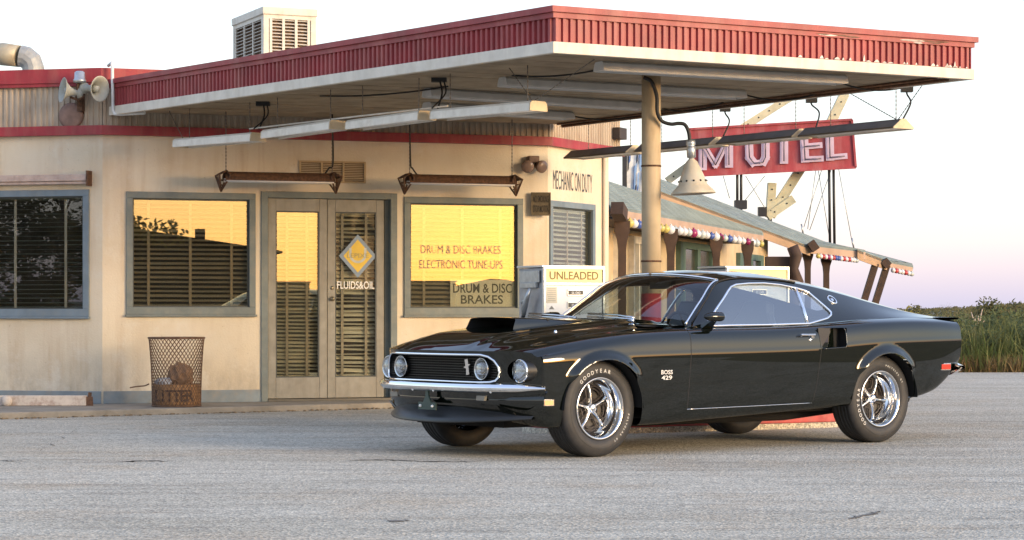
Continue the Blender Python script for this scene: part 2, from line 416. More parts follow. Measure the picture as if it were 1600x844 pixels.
# base strip, red band, siding with ribs, red cap
BLK = mat('grime', (.05,.04,.03), .9)
def strip(W, u0, u1, z0, z1, o0, o1, name, m): 
    return W.bx(MB(), u0, u1, z0, z1, o0, o1).build(name, m, off, bevel=.004)
strip(W1, U1a+.01, dr[0]-.02, Z0, .185, .0, .008, 'base_strip', BASEBL); strip(W1, dr[1]+.02, U1b-.01, Z0, .185, 0, .008, 'base_strip', BASEBL)
strip(WL, UL, -.01, Z0, .185, 0, .008, 'base_strip', BASEBL); strip(WR, .01, UR, Z0, .185, 0, .008, 'base_strip', BASEBL)
UR2 = WR.uz(968, 486)[0]
def ringstrip(segs, z0, z1, out, thick, name, m, parent=None):
    mb = MB()
    # mitred strip along the three fronts
    pts_o = []; 
    lines = [(WL.p(UL, 0, out), WL.d), (W1.p(0, 0, out), W1.d), (WR.p(0, 0, out), WR.d)]
    def inter(l1, l2):
        (p, d), (q, e) = l1, l2; den = d.x*e.y-d.y*e.x; t_ = ((q.x-p.x)*e.y-(q.y-p.y)*e.x)/den
        return p+d*t_
    po = [WL.p(UL, 0, out), inter(lines[0], lines[1]), inter(lines[1], lines[2]), WR.p(UR2, 0, out)]
    o2 = out-thick
    l2 = [(WL.p(UL, 0, o2), WL.d), (W1.p(0, 0, o2), W1.d), (WR.p(0, 0, o2), WR.d)]
    pi_ = [WL.p(UL, 0, o2), inter(l2[0], l2[1]), inter(l2[1], l2[2]), WR.p(UR2, 0, o2)]
    res = []
    for k in segs:
        mb = MB(); a, b, c, d = po[k], po[k+1], pi_[k+1], pi_[k]; z_ = Vector((0,0,1))
        pts = [a+z_*z0, b+z_*z0, c+z_*z0, d+z_*z0, a+z_*z1, b+z_*z1, c+z_*z1, d+z_*z1]
        mb.add(pts, [(0,1,2,3),(4,7,6,5),(0,4,5,1),(2,6,7,3),(1,5,6,2),(0,3,7,4)])
        res.append(mb.build(name, m, parent or off))
    return res
ringstrip((0,1,2), ZB0, ZB1+.01, .065, .10, 'red_band', BANDRED)
ringstrip((0,1,2), ZP-.02, ZT, .075, .12, 'parapet_cap', BANDRED)
ringstrip((0,1,2), ZP-.055, ZP-.02, .06, .06, 'cap_moulding', BANDRED)
def ribbed(W, u0, u1, z0, z1, out, pitch, amp, name, m, parent, duty=.5):
    mb = MB(); n = int((u1-u0)/pitch); P = [[], []]
    for i in range(n):
        u = u0+(u1-u0)*i/n; p_ = (u1-u0)/n
        for du, o in ((0,0),(.12,amp),(duty,amp),(duty+.12,0)):
            for k, z in enumerate((z0, z1)): P[k].append(W.p(u+du*p_, z, out+o))
    for k, z in enumerate((z0, z1)): P[k].append(W.p(u1, z, out))
    mb.grid(P, False, True); return mb.build(name, m, parent)
ribbed(WL, UL, 0, ZB1+.012, ZP-.05, .01, .062, .014, 'siding', SIDING, off)
ribbed(W1, U1a, U1b, ZB1+.012, ZP-.05, .01, .062, .014, 'siding', SIDING, off)
ribbed(WR, 0, UR2, ZB1+.012, 3.16, .01, .062, .014, 'siding', SIDING, off)
# small black service box on the end of the siding
u_, z_ = WR.uz(959, 210); sb = MB(); WR.bx(sb, u_-.10, u_+.10, z_-.06, z_+.07, .03, .12); sb.build('junction_box', mat('box_dark', (.04,.03,.025), .6), off, bevel=.006)
# corner pilaster and pipe on the facet
mb = MB(); u_ = WR.uz(941, 400)[0]; mb.tube([WR.p(u_, .1, .03), WR.p(u_, ZB0, .03)], .022, 8); mb.build('downpipe', STUCCO, off)
YA = F*(CAN_Z-HC)/(HZ-180.5)-.10; mb = MB(); mb.tube([at(226,176.5,YA-.25), at(190,178.5,YA-.02), at(179,178,YA), at(176.5,172,YA), at(175.5,105,YA), at(174,98,YA+.02), at(169,103,YA+.06)], .017, 8)

vp = mb.build('vent_pipe', mat('white_pipe', (.62,.62,.6), .5), None); tag(vp, 'thin pale pipe rising past the red fascia where the canopy meets the office', 'pipe')
# ---- windows
def window(W, r, fr, glass, fw=.045, name='window', setback=.03, sill=True):
    u0, u1, z0, z1 = r
    mb = MB()
    for a, b, c, d in ((u0-.02,u1+.02,z1-fw,z1+.02),(u0-.02,u1+.02,z0-.03,z0+fw),(u0-.02,u0+fw,z0+fw,z1-fw),(u1-fw,u1+.02,z0+fw,z1-fw)):
        W.bx(mb, a, b, c, d, -.05, .022)
    o = mb.build(name, fr, off, bevel=.004)
    g_ = MB(); W.bx(g_, u0+fw-.004, u1-fw+.004, z0+fw-.004, z1-fw+.004, -setback-.006, -setback); g_.build('pane', glass, o)
    i_ = MB(); k = fw+.0
    for a, b, c, d in ((u0+k,u1-k,z1-k-.014,z1-k),(u0+k,u1-k,z0+k,z0+k+.014),(u0+k,u0+k+.014,z0+k+.014,z1-k-.014),(u1-k-.014,u1-k,z0+k+.014,z1-k-.014)):
        W.bx(i_, a, b, c, d, -setback+.001, -.004)
    i_.build('bead', MATS['frame_dark'], o)
    if sill:
        s_ = MB(); W.bx(s_, u0-.03, u1+.03, z0-.052, z0-.03, 0, .045); s_.build('sill', fr, o, bevel=.003)
    return o
mat('frame_dark', (.05,.055,.05), .6)
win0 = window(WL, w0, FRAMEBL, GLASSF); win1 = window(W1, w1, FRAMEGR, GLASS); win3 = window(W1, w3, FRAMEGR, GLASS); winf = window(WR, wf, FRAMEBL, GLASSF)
# ---- blinds: things of their own, hung behind the panes
def blind(W, r, n, label, m, tapes=(.14,.5,.86), back=.085, tilt=38, bottom=0.0, jit=.0, broken=False):
    u0, u1, z0, z1 = r; L = u1-u0; pitch = (z1-z0-bottom)/n
    b = thing('venetian_blind', label, 'blind', W.p((u0+u1)/2, z0, -back), 0, 'venetian blinds behind the office panes')
    hr = MB(); W.bx(hr, u0, u1, z1-.022, z1, -back-.02, -back+.02); hr.build('head_rail', m, b)
    sw = pitch*1.02
    me = None
    for i in range(n):
        z = z1-.03-i*pitch; tl = radians(tilt+random.uniform(-6,6)*(1+jit))
        if me is None:
            sm_ = MB(); pr = []
            for k in range(4):
                t_ = (k/3-.5)*sw; pr.append((t_, .0035*(1-(2*t_/sw)**2)))
            P = [[(x, t_, h) for t_, h in pr] for x in (-L/2, L/2)]
            sm_.grid(P, True); sm_.grid([[(x, t_, h-.0012) for t_, h in pr] for x in (-L/2, L/2)], True, True)
            me = sm_.mesh('slat', m)
        o = link(me, 'slat', b)
        R = basis(W.p((u0+u1)/2, z, -back), W.d, -W.n).to_3x3().to_4x4()
        o.matrix_local = MW[b.name].inverted() @ Matrix.Translation(W.p((u0+u1)/2, z+random.uniform(-1,1)*.002*(1+jit), -back)) @ Matrix.Rotation(random.uniform(-1,1)*.004*(1+3*jit), 4, W.n) @ R @ Matrix.Rotation(tl, 4, 'X')
    for t_ in tapes:
        tp = MB(); u = u0+L*t_; W.bx(tp, u-.014, u+.014, z0+bottom, z1-.02, -back+sw*.5+.002, -back+sw*.5+.005); tp.build('ladder_tape', TAPE, b)
    br = MB(); W.bx(br, u0, u1, z0+bottom-.012, z0+bottom+.004, -back-.016, -back+.016); br.build('bottom_rail', m, b)
    return b
ib = lambda r, k=.05: (r[0]+k, r[1]-k, r[2]+k, r[3]-k)
blind(WL, ib(w0), 25, 'dark green slatted blind in the blue framed window above the fallen lamp housing', SLATG, tilt=6)
blind(W1, ib(w1), 23, 'brown slatted blind in the window above the wire litter basket', SLAT, tilt=30)
blind(W1, ib(w3), 23, 'brown slatted blind behind the brake lettering on the wide window', SLAT, tilt=30)
blind(WR, ib(wf), 21, 'grey green slatted blind below the mechanic on duty lettering', mat('blind_slat_light', (.60,.60,.53), .5, var=.12), tilt=28)
# ---- doors
def bars(W, items, o0, o1):
    mb = MB()
    for a, b, c, d in items: W.bx(mb, a, b, c, d, o0, o1)
    return mb
u0, u1, z0, z1 = dr
df = bars(W1, ((u0-.035,u0+.035,Z0,z1+.035),(u1-.035,u1+.035,Z0,z1+.035),(u0+.035,u1-.035,z1-.03,z1+.035)), -.09, .02).build('door_frame', FRAMEGR, off, bevel=.004)
bars(W1, ((u0+.036,u1-.036,.062,.085),), -.09, .03).build('threshold', mat('threshold', (.10,.09,.07), .6), off)
um = W1.uz(512, 486)[0]
def door(a, b, glass, setb, gl):
    st, zt, zb = .082, gl[1], gl[0]
    mb = bars(W1, ((a,a+st,.09,z1-.034),(b-st,b,.09,z1-.034),(a+st,b-st,zt,z1-.034),(a+st,b-st,.09,zb)), -setb-.04, -setb)
    d = mb.build('door', DOORGR, off, bevel=.005)
    g_ = MB(); W1.bx(g_, a+st-.004, b-st+.004, zb-.004, zt+.004, -setb-.026, -setb-.020); g_.build('pane', glass, d)
    bars(W1, ((a+st,b-st,zt-.012,zt),(a+st,b-st,zb,zb+.012),(a+st,a+st+.012,zb+.012,zt-.012),(b-st-.012,b-st,zb+.012,zt-.012)), -setb-.019, -setb-.006).build('bead', MATS['frame_dark'], d)
    return d, (a+st, b-st, zb, zt)
gz = (W1.uz(460, 590)[1], W1.uz(460, 330)[1])
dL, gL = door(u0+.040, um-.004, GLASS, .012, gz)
dR, gR = door(um+.004, W1.uz(601, 486)[0], GLASSD, .028, gz)
bars(W1, ((W1.uz(603, 486)[0], u1-.037, .09, z1-.034),), -.075, -.055).build('door_jamb_panel', FRAMEGR, off)
blind(W1, gL, 44, 'close set blind inside the glazed door leaf without a diamond decal', mat('blind_slat_pale', (.58,.53,.42), .5, var=.2), tapes=(.28,.74), back=.085, tilt=34, jit=1)
blind(W1, gR, 38, 'uneven blind inside the glazed door leaf with the diamond decal', MATS['blind_slat_pale'], tapes=(.20,.78), back=.105, tilt=34, jit=2.5)
# lock and knob on the decal leaf
uk, zk = W1.uz(520, 467); Mk = W1.M(uk, zk, -.028)
kn = MB(); kn.lathe([(0,.045),(.016,.043),(.022,.03),(.016,.014),(.009,.01),(.009,.004),(.026,.003),(.026,0)], Mk, 16); kn.build('knob', mat('brass_old', (.36,.30,.2), .3, metal=.9), dR)
kn = MB(); kn.lathe([(0,.008),(.018,.007),(.02,0)], W1.M(*W1.uz(520, 450), -.028), 16); kn.build('lock', MATS['brass_old'], dR)
# ---- lettering on the door and the windows
DECBL = mat('decal_blue', (.17,.23,.30), .5); DECYE = mat('decal_yellow', (.62,.42,.04), .5, var=.12); DECPA = mat('decal_pale', (.42,.45,.42), .5)
uc, zc = W1.uz(560.5, 400); M = W1.M(uc, zc, -.040); hw, hh = abs(W1.uz(590,400)[0]-uc), abs(W1.uz(560,366)[1]-zc)
dec = MB(); dec.prism([(-hw,0),(0,-hh),(hw,0),(0,hh)], M, 0, .002); dd = dec.build('diamond_decal', DECBL, dR)
dec = MB(); dec.prism([(-hw*.76,0),(0,-hh*.76),(hw*.76,0),(0,hh*.76)], M, .0022, .003); dec.build('decal_field', DECYE, dR)
dec = MB(); r = hw*.46
for k in range(14):
    a0, a1 = pi+pi*k/14, pi+pi*(k+1)/14; dec.quad(*[M @ Vector((cos(a)*q, sin(a)*q*.95+hh*.06, .0036)) for a, q in ((a0,r*.72),(a0,r),(a1,r),(a1,r*.72))])
for s in (-1, 1): dec.quad(*[M @ Vector((x, y+hh*.06, .0036)) for x, y in ((s*r*.72,0),(s*r,0),(s*r,r*.75),(s*r*.72,r*.75))][::s])
dec.build('decal_emblem', DECPA, dR)
dec = MB(); put_text(dec, 'LEPIXE', M @ Matrix.Translation((0, hh*.02, .0046)), w=hw*1.15, h=hh*.20, bold=.01); dec.build('decal_lettering', mat('decal_ink', (.30,.26,.10), .5), dR)
uc, zc = W1.uz(557.5, 445.5); ww = abs(W1.uz(586.5,445)[0]-W1.uz(528,445)[0]); hh_ = 12*23/F
dec = MB(); put_text(dec, 'FLUIDS&OIL', W1.M(uc, zc, -.040), w=ww, h=hh_, bold=.012); dec.build('lettering', WHITETXT, dR)
# worn paint on the wide window: several letters have flaked away in places
def flaked(name, col, cover, scale):
    m = mat(name, col, .75, var=.4, nscale=30); t = NT(m)
    tr = t.node('ShaderNodeBsdfTransparent'); mx = t.node('ShaderNodeMixShader')
    t.link(t.ramp(t.noise(t.coords(), scale, 6, .75), [(cover-.05, (1,1,1)), (cover+.05, (0,0,0))]), mx.inputs[0])
    t.link(tr.outputs[0], mx.inputs[1]); t.link(t.b.outputs[0], mx.inputs[2]); t.link(mx.outputs[0], t.out.inputs[0]); return m
WORN = flaked('worn_letter', (.20,.165,.13), .58, 9)
for s, x0, x1, y0, y1 in (('DRUM & DISC BRAKES', 659, 784, 383.5, 396.5), ('ELECTRONIC TUNE-UPS', 657, 787, 406.5, 420)):
    u, z = W1.uz((x0+x1)/2, (y0+y1)/2); ww = abs(W1.uz(x1,400)[0]-W1.uz(x0,400)[0]); hh_ = (y1-y0)*23.3/F
    t_ = MB(); put_text(t_, s, W1.M(u, z, -.0265), w=ww, h=hh_, bold=.0); t_.build('lettering', WORN, win3)
pr = rect(W1, 704, 806, 437.5, 482, -.04)
mb = MB(); W1.bx(mb, pr[0], pr[1], pr[2], pr[3], -.052, -.049)
pst = mb.build('poster', mat('poster_paper', (.72,.70,.64), .8, var=.06)); tag(pst, 'off-white paper notice reading drum and disc brakes inside the window', 'poster')
for s, x0, x1, y0, y1 in (('DRUM & DISC', 708, 800, 443, 458), ('BRAKES', 720, 786, 461, 475)):
    u, z = W1.uz((x0+x1)/2, (y0+y1)/2, -.05); ww = abs(W1.uz(x1,450)[0]-W1.uz(x0,450)[0]); hh_ = (y1-y0)*23.3/F
    t_ = MB(); put_text(t_, s, W1.M(u, z, -.0475), w=ww, h=hh_, bold=.014); t_.build('lettering', BLACKTXT, pst)
# painted words on the facet
u, z = WR.uz(895, 284); ww = abs(WR.uz(926,284)[0]-WR.uz(865,284)[0])
t_ = MB(); put_text(t_, 'MECHANIC ON DUTY', WR.M(u, z, .004), w=ww, h=.205, bold=-.006); t_.build('lettering', flaked('painted_letter', (.045,.055,.065), .69, 11), off)
# ---- vent over the door
r = rect(W1, 467, 571, 252, 286); VENT = mat('vent', (.40,.29,.16), .75, var=.15)
mb = MB(); n = 3; cw = (r[1]-r[0])/n
for a, b, c, d in ((r[0],r[1],r[3]-.018,r[3]),(r[0],r[1],r[2],r[2]+.018)): W1.bx(mb, a, b, c, d, 0, .02)
for i in range(4): u = r[0]+(r[1]-r[0]-.02)*i/3; W1.bx(mb, u, u+.02, r[2]+.018, r[3]-.018, 0, .02)
vt = mb.build('vent', VENT, off)
mb = MB(); nl = 11
for i in range(nl):
    z = r[2]+.024+(r[3]-r[2]-.048)*i/(nl-1)
    mb.box((0,0,0), (r[1]-r[0]-.03, .016, .002), W1.M((r[0]+r[1])/2, z, .006) @ Matrix.Rotation(radians(50), 4, 'X'))
mb.build('louvre', mat('vent_louvre', (.22,.15,.08), .8), vt)
# ---- sign NO SMOKING STOP MOTOR
u, z = W1.uz(844, 319, .05); sg = thing('notice_board', 'small dark metal sign reading no smoking stop motor', 'sign', W1.p(u, z-.13, .03))
hwx = .105; Ms = basis(W1.p(u, z, .07), (cos(radians(2)), sin(radians(2)), 0), (0,0,1))
mb = MB(); mb.box((0,0,0), (hwx*2, .245, .03), Ms); mb.box((-hwx*.0,0,-.03), (.05,.08,.05), Ms); mb.build('plate', mat('sign_brown', (.105,.08,.045), .7, var=.3, nscale=20, dirt=(.05,.035,.02), dirt_amt=.6), sg, bevel=.004)
mb = MB()
for a, b, c, d in ((-hwx,hwx,.108,.122),(-hwx,hwx,-.122,-.108),(-hwx,-hwx+.012,-.108,.108),(hwx-.012,hwx,-.108,.108)): mb.box(((a+b)/2,(c+d)/2,.019), (b-a,d-c,.008), Ms)
mb.build('rim', MATS['sign_brown'], sg)
for s, y in (('NO SMOKING', .052), ('STOP MOTOR', -.052)):
    t_ = MB(); put_text(t_, s, Ms @ Matrix.Translation((0, y, .0175)), w=.165, h=.075, bold=.01); t_.build('lettering', mat('sign_ink', (.02,.016,.012), .7), sg)
# ---- twin floodlight
u, z = W1.uz(834, 257, .08); fl = thing('twin_floodlight', 'rusty twin floodlight on the wall above the no smoking sign', 'floodlight', W1.p(u, z-.07, 0))
Mf = W1.M(u, z, 0); mb = MB(); mb.box((0,.055,.05), (.12,.07,.10), Mf); mb.build('bracket', mat('flood_brown', (.17,.10,.065), .7, var=.3, nscale=18), fl, bevel=.01)
for s in (-1, 1):
    Ml = Mf @ Matrix.Translation((s*.072, -.02, .09)) @ Matrix.Rotation(radians(18*s), 4, 'Y') @ Matrix.Rotation(radians(12), 4, 'X')
    mb = MB(); mb.lathe([(0,-.085),(.028,-.08),(.034,-.05),(.05,-.02),(.066,.01),(.068,.03)], Ml, 20); hd = mb.build('lamp_head', MATS['flood_brown'], fl)
    mb = MB(); mb.lathe([(.066,.03),(.055,.045),(.03,.053),(0,.055)], Ml, 20); mb.build('lens', mat('flood_lens', (.23,.15,.11), .25), hd)
# ---- lamp housing over the blue window, and the one lying on the sidewalk
r = rect(WL, -110, 141, 275, 290); mb = MB(); lb = thing('wall_lamp_housing', 'weathered pink-beige strip lamp housing fixed above the blue framed window', 'lamp', WL.p((r[0]+r[1])/2, r[2], .05))
WL.bx(mb, r[0], r[1], r[2]+.03, r[3], .0, .10); WL.bx(mb, r[0]-.0, r[1], r[2], r[2]+.028, .03, .085)
mb.build('housing', mat('housing_pink', (.47,.36,.30), .6, var=.15, dirt=(.2,.1,.06), dirt_amt=.5), lb, bevel=.006)
mb = MB(); WL.bx(mb, r[1]+.002, r[1]+.02, r[2]-.02, r[3]+.035, .0, .11); mb.build('end_plate', RUST, lb)
# ---- sidewalk
k0, k1 = gp(-330, 664), gp(640, 637.5)
kd = (k1-k0).normalized(); poly = [k0-kd*2, k1+kd*.3, W1.p(U1b+.1, 0, .02), W1.p(U1b, 0, -.3), W1.p(U1a, 0, -.3), WL.p(UL-1, 0, -.3), WL.p(UL-2.5, 0, 1.0)]
bm = bmesh.new(); base = [bm.verts.new(p) for p in poly]; f = bm.faces.new(base); 
ex = bmesh.ops.extrude_face_region(bm, geom=[f]); top = [v for v in ex['geom'] if isinstance(v, bmesh.types.BMVert)]
for v in top: v.co.z = Z0
bmesh.ops.recalc_face_normals(bm, faces=bm.faces)
ee = [e for e in bm.edges if all(abs(v.co.z-Z0) < 1e-4 for v in e.verts)]
bmesh.ops.bevel(bm, geom=ee, offset=.018, segments=3, profile=.6, affect='EDGES')
me = bpy.data.meshes.new('sidewalk'); bm.to_mesh(me); bm.free(); sw_ = link(me, 'sidewalk', None, CONC); tag(sw_, 'worn concrete apron with a low kerb along the office wall', 'sidewalk', kind='structure')
# broken edge lumps and grit along the kerb line
mb = MB()
for i in range(260):
    t_ = random.random(); p = k0.lerp(k1, t_)-Vector((kd.y*-1, kd.x, 0))*random.uniform(-.02,.10)*random.random()
    r_ = random.uniform(.004, .016); mb.sphere((p.x, p.y-.02, r_*.4), r_, 5, 3, (1.4,1,.6))
gr = mb.build('kerb_grit', mat('grit', (.19,.14,.085), .95, var=.4, nscale=30)); tag(gr, 'loose grit and soil along the foot of the kerb', 'grit', kind='stuff')
# cracks in the pavement
CRK = mat('crack', (.035,.032,.028), .95)
def crack(pts, wd, label, m=None):
    mb = MB(); P = [[], []]; q = []
    for i in range(len(pts)-1):
        a, b = gp(*pts[i]), gp(*pts[i+1]); n = 8
        for k in range(n): q.append(a.lerp(b, k/n)+Vector((random.gauss(0,.012), random.gauss(0,.02), 0)))
    q.append(gp(*pts[-1]))
    for i, p in enumerate(q):
        w_ = wd*random.uniform(.35,1)*min(1, .3+4*min(i, len(q)-1-i)/len(q)); P[0].append((p.x, p.y-w_, .003)); P[1].append((p.x, p.y+w_, .003))
    mb.grid(P, False, True); tag(mb.build('pavement_crack', m or CRK), label, 'crack', kind='structure')
crack([(1,720),(34,721)], .03, 'short dark crack in the pavement left of the longer ones')
crack([(190,722),(225,720.5),(262,721)], .035, 'dark crack in the pavement below the litter basket')
crack([(548,720),(600,719),(660,721.5),(752,722)], .03, 'long dark crack in the pavement in front of the car nose')
crack([(50,712),(80,695),(105,680),(122,668)], .012, 'thin crack running from the kerb towards the road')
crack([(1330,810),(1350,806),(1372,800)], .05, 'small broken patch in the foreground pavement', mat('worn_patch', (.15,.135,.115), .95))
crack([(605,815),(640,814)], .04, 'small dark scar in the foreground pavement', MATS['worn_patch'])
# ================================================================== canopy
A = gp(170, 180.5, CAN_Z); B = gp(864.6, 82.7, CAN_Z); Cc = gp(1523, 124.4, CAN_Z)
q = gp(960, 190.5, CAN_Z); dv = (q-Cc).normalized()
# far edge runs back until it meets the front wall
den = dv.x*W1.d.y-dv.y*W1.d.x; t_ = ((A0.x-Cc.x)*W1.d.y-(A0.y-Cc.y)*W1.d.x)/den
D = Cc+dv*(t_-.03)
A = A+W1.n*.0
can = thing('forecourt_canopy', 'flat red and cream canopy over the pumps held by a round post', 'canopy', ((A+B+Cc+D)/4).xy.to_3d())
def inter2(p, d, q, e):
    den = d.x*e.y-d.y*e.x; t_ = ((q.x-p.x)*e.y-(q.y-p.y)*e.x)/den; return p+d*t_
def ring_edge(pts, i, o0, o1, z0, z1, mb=None, closed=True):
    # strip along edge i of the plan polygon, from offset o0 (outside +) to o1, mitred at the corners
    n = len(pts); cen = sum(pts, Vector())/n
    def line(k, o):
        a, b = pts[k % n], pts[(k+1) % n]; d = (b-a).normalized(); nn = Vector((d.y, -d.x, 0))
        if nn.dot(a-cen) < 0: nn = -nn
        return a+nn*o, d
    mb = mb or MB(); c = []
    for o in (o0, o1):
        l0, l1, l2 = line(i-1, o), line(i, o), line(i+1, o); c.append((inter2(*l0, *l1), inter2(*l1, *l2)))
    z_ = Vector((0,0,1)); P = []
    for z in (z0, z1): P += [Vector((p.x, p.y, z)) for p in (c[0][0], c[0][1], c[1][1], c[1][0])]
    return mb.add(P, [(0,1,2,3),(4,7,6,5),(0,4,5,1),(2,6,7,3),(1,5,6,2),(0,3,7,4)])
ring = [A, B, Cc, D]
for i in (0, 1, 2):
    ring_edge(ring, i, 0, -.05, CAN_Z, CAN_Z+.087).build('cream_trim', CREAMTRIM, can, bevel=.003)
    ring_edge(ring, i, .0, -.045, CAN_Z+.268, CAN_Z+.309).build('red_moulding', FASRED, can)
    ring_edge(ring, i, .022, -.06, CAN_Z+.310, CAN_Z+.356).build('coping', FASRED, can)
for i in (0, 1, 2):
    a, b = ring[i], ring[i+1]; W = Wall(a, atan2((b-a).y, (b-a).x)); nn = W.n
    cen = (A+B+Cc+D)/4
    if nn.dot(a-cen) < 0: W.n = -nn
    L = (b-a).length
    ribbed(W, 0.02, L-.02, CAN_Z+.088, CAN_Z+.268, -.030, .064, .019, 'fascia_sheet', FASRED, can, duty=.5)
# flaking paint towards the far end of the front edge, and a sheet seam here and there
WB_ = Wall(B, atan2((Cc-B).y, (Cc-B).x)); LB = (Cc-B).length; CHIP = mat('bare_primer', (.62,.58,.52), .8, var=.2); CHIPR = mat('bare_rust', (.16,.09,.06), .85, var=.3)
for i in range(26):
    u = LB*(.55+.44*random.random()**.7); z = CAN_Z+.092; h_ = random.uniform(.006,.03)*(2.2 if random.random() < .15 else 1); w_ = random.uniform(.008,.035)
    mb = MB(); mb.quad(*[WB_.p(u+a*w_, z+b*h_, -.006) for a, b in ((-1,0),(1,0),(.7,.5),(.2,1),(-.4,.7))]); mb.build('paint_chip', CHIP, can)
for i in range(12):
    u = LB*(.60+.38*random.random()); z = CAN_Z+random.uniform(.272,.296); mb = MB(); w_ = random.uniform(.04,.16); mb.quad(*[WB_.p(u+a*w_, z+b*.009, .003) for a, b in ((-1,0),(.3,-.6),(1,.1),(.5,.8),(-.5,.6))]); mb.build('paint_chip', random.choice((CHIP, CHIPR, CHIPR)), can)
# soffit boards parallel to the front edge
n = 19
for i in range(n):
    t0, t1 = (i+.02)/n, (i+.98)/n; zc = CAN_Z+.03+random.uniform(-.003,.003)
    p = [A.lerp(B, t0), D.lerp(Cc, t0), D.lerp(Cc, t1), A.lerp(B, t1)]
    cen = (A+B+Cc+D)/4; p = [x+(cen-x).normalized()*.06 for x in p]
    mb = MB(); lo = [Vector((x.x, x.y, zc)) for x in p]; hi = [x+Vector((0,0,.015)) for x in lo]
    mb.add(lo+hi, [(0,1,2,3),(4,7,6,5),(0,4,5,1),(1,5,6,2),(2,6,7,3),(3,7,4,0)]); mb.build('soffit_board', SOFFIT, can)
mb = MB(); p = [x+(cen-x).normalized()*.05 for x in ring]
mb.quad(*[Vector((x.x, x.y, CAN_Z+.30)) for x in p]); mb.quad(*[Vector((x.x, x.y, CAN_Z+.06)) for x in reversed(p)]); mb.build('roof_deck', SOFFIT, can)
# pipe along the inner far edge and along the office side
mb = MB(); i0, i1 = D.lerp(Cc, .02)+(A-D)*.015, D.lerp(Cc, .97)+(B-Cc)*.03
mb.tube([i0+Vector((0,0,.008)), i1+Vector((0,0,.008))], .014, 6); i0, i1 = D.lerp(Cc, .05)+(A-D)*.05, D.lerp(Cc, .97)+(B-Cc)*.06
mb.tube([i0+Vector((0,0,.014)), i1+Vector((0,0,.014))], .012, 6); mb.build('conduit', RUST, can)
# loose cables under the boards
def sag(a, b, s, n=10): return [Vector(a).lerp(Vector(b), k/n)-Vector((0,0,4*s*(k/n)*(1-k/n))) for k in range(n+1)]
def sof(px, py, dz=0): return gp(px, py, CAN_Z+.028)+Vector((0,0,dz))
mb = MB()
for p0, p1, s in ((sof(1158,146),sof(1285,143),.07),(sof(1310,128),sof(1415,136),.05),(sof(880,178),sof(1000,180),.05),(sof(1035,170),sof(1130,160),.05),(sof(800,118),sof(940,108),.03),(sof(500,150),sof(700,135),.03)):
    MB().tube(sag(p0, p1, s), .008, 5).build('cable', BLACKCORD, can)
# ---- post
PY = 18.6; pc = at(1017.5, 486, PY); pr_ = 15.0*PY/F
POSTM = mat('post_paint', (.53,.42,.27), .7, var=.12, nscale=5, dirt=(.22,.13,.07), dirt_amt=.5, streak=True)
zr = 1.13
mb = MB(); mb.tube([(pc.x, pc.y, zr), (pc.x, pc.y, CAN_Z+.04)], pr_, 28); mb.build('post', POSTM, can)
mb = MB(); mb.tube([(pc.x, pc.y, .12), (pc.x, pc.y, zr-.001)], pr_+.004, 28); mb.build('post_guard', mat('post_red', (.36,.035,.035), .5, var=.2), can)
mb = MB(); mb.tube([(pc.x, pc.y, zr+.26), (pc.x, pc.y, zr+.275)], pr_+.006, 28); mb.tube([(pc.x, pc.y, 2.18), (pc.x, pc.y, 2.195)], pr_+.005, 28); mb.build('post_strap', RUST, can)
# ---- gooseneck lamp
def pa(px, py, Y=None): return at(px, py, Y or PY-.1)
gl = thing('gooseneck_lamp', 'cream enamel bell shade hanging on a gooseneck from the canopy post', 'lamp', pa(1080, 305))
path = [pa(1006,121,PY-.11), pa(1018,128,PY-.13), pa(1026,150,PY-.13), pa(1027,175,PY-.13), pa(1034,189), pa(1048,194), pa(1060,193), pa(1070,195), pa(1076,207), pa(1078,225)]
def smooth(pts, n=6):
    out = []; p = [Vector(x) for x in pts]
    for i in range(len(p)-1):
        a, b, c, d = p[max(i-1,0)], p[i], p[i+1], p[min(i+2, len(p)-1)]
        for k in range(n):
            t = k/n; out.append(.5*((2*b)+(c-a)*t+(2*a-5*b+4*c-d)*t*t+(3*b-a-3*c+d)*t**3))
    out.append(p[-1]); return out
mb = MB(); mb.tube(smooth(path), .016, 8); mb.build('gooseneck', BLACKCORD, gl)
pxm = PY/F; top = pa(1079, 220); Ml = basis(top, (1,0,0), (0,1,0)) @ Matrix.Rotation(radians(-3), 4, 'Y')
SH = mat('shade_enamel', (.56,.51,.41), .4, var=.1, dirt=(.28,.22,.13), dirt_amt=.4)
mb = MB(); mb.lathe([(x*pxm, -y*pxm) for x, y in ((0,-2),(7,-1),(7.5,6),(6,8),(7,9),(7,26),(4,27),(4,30))], Ml, 16); mb.build('socket', GALV, gl)
mb = MB(); mb.lathe([(x*pxm, -y*pxm) for x, y in ((4,28),(9,33),(13,42),(17,52),(21,62),(23,69),(25,71),(34,80),(35,83),(33,82),(24,73),(20,62),(8,35))], Ml, 32); sh = mb.build('shade', SH, gl)
mb = MB()
for k in range(12):
    a = 2*pi*k/12; r_ = 21.6*pxm; mb.sphere((r_*cos(a), r_*sin(a), -63*pxm), 1.7*pxm, 6, 4, M=Ml)
mb.build('vent_hole', BLACKCORD, sh)
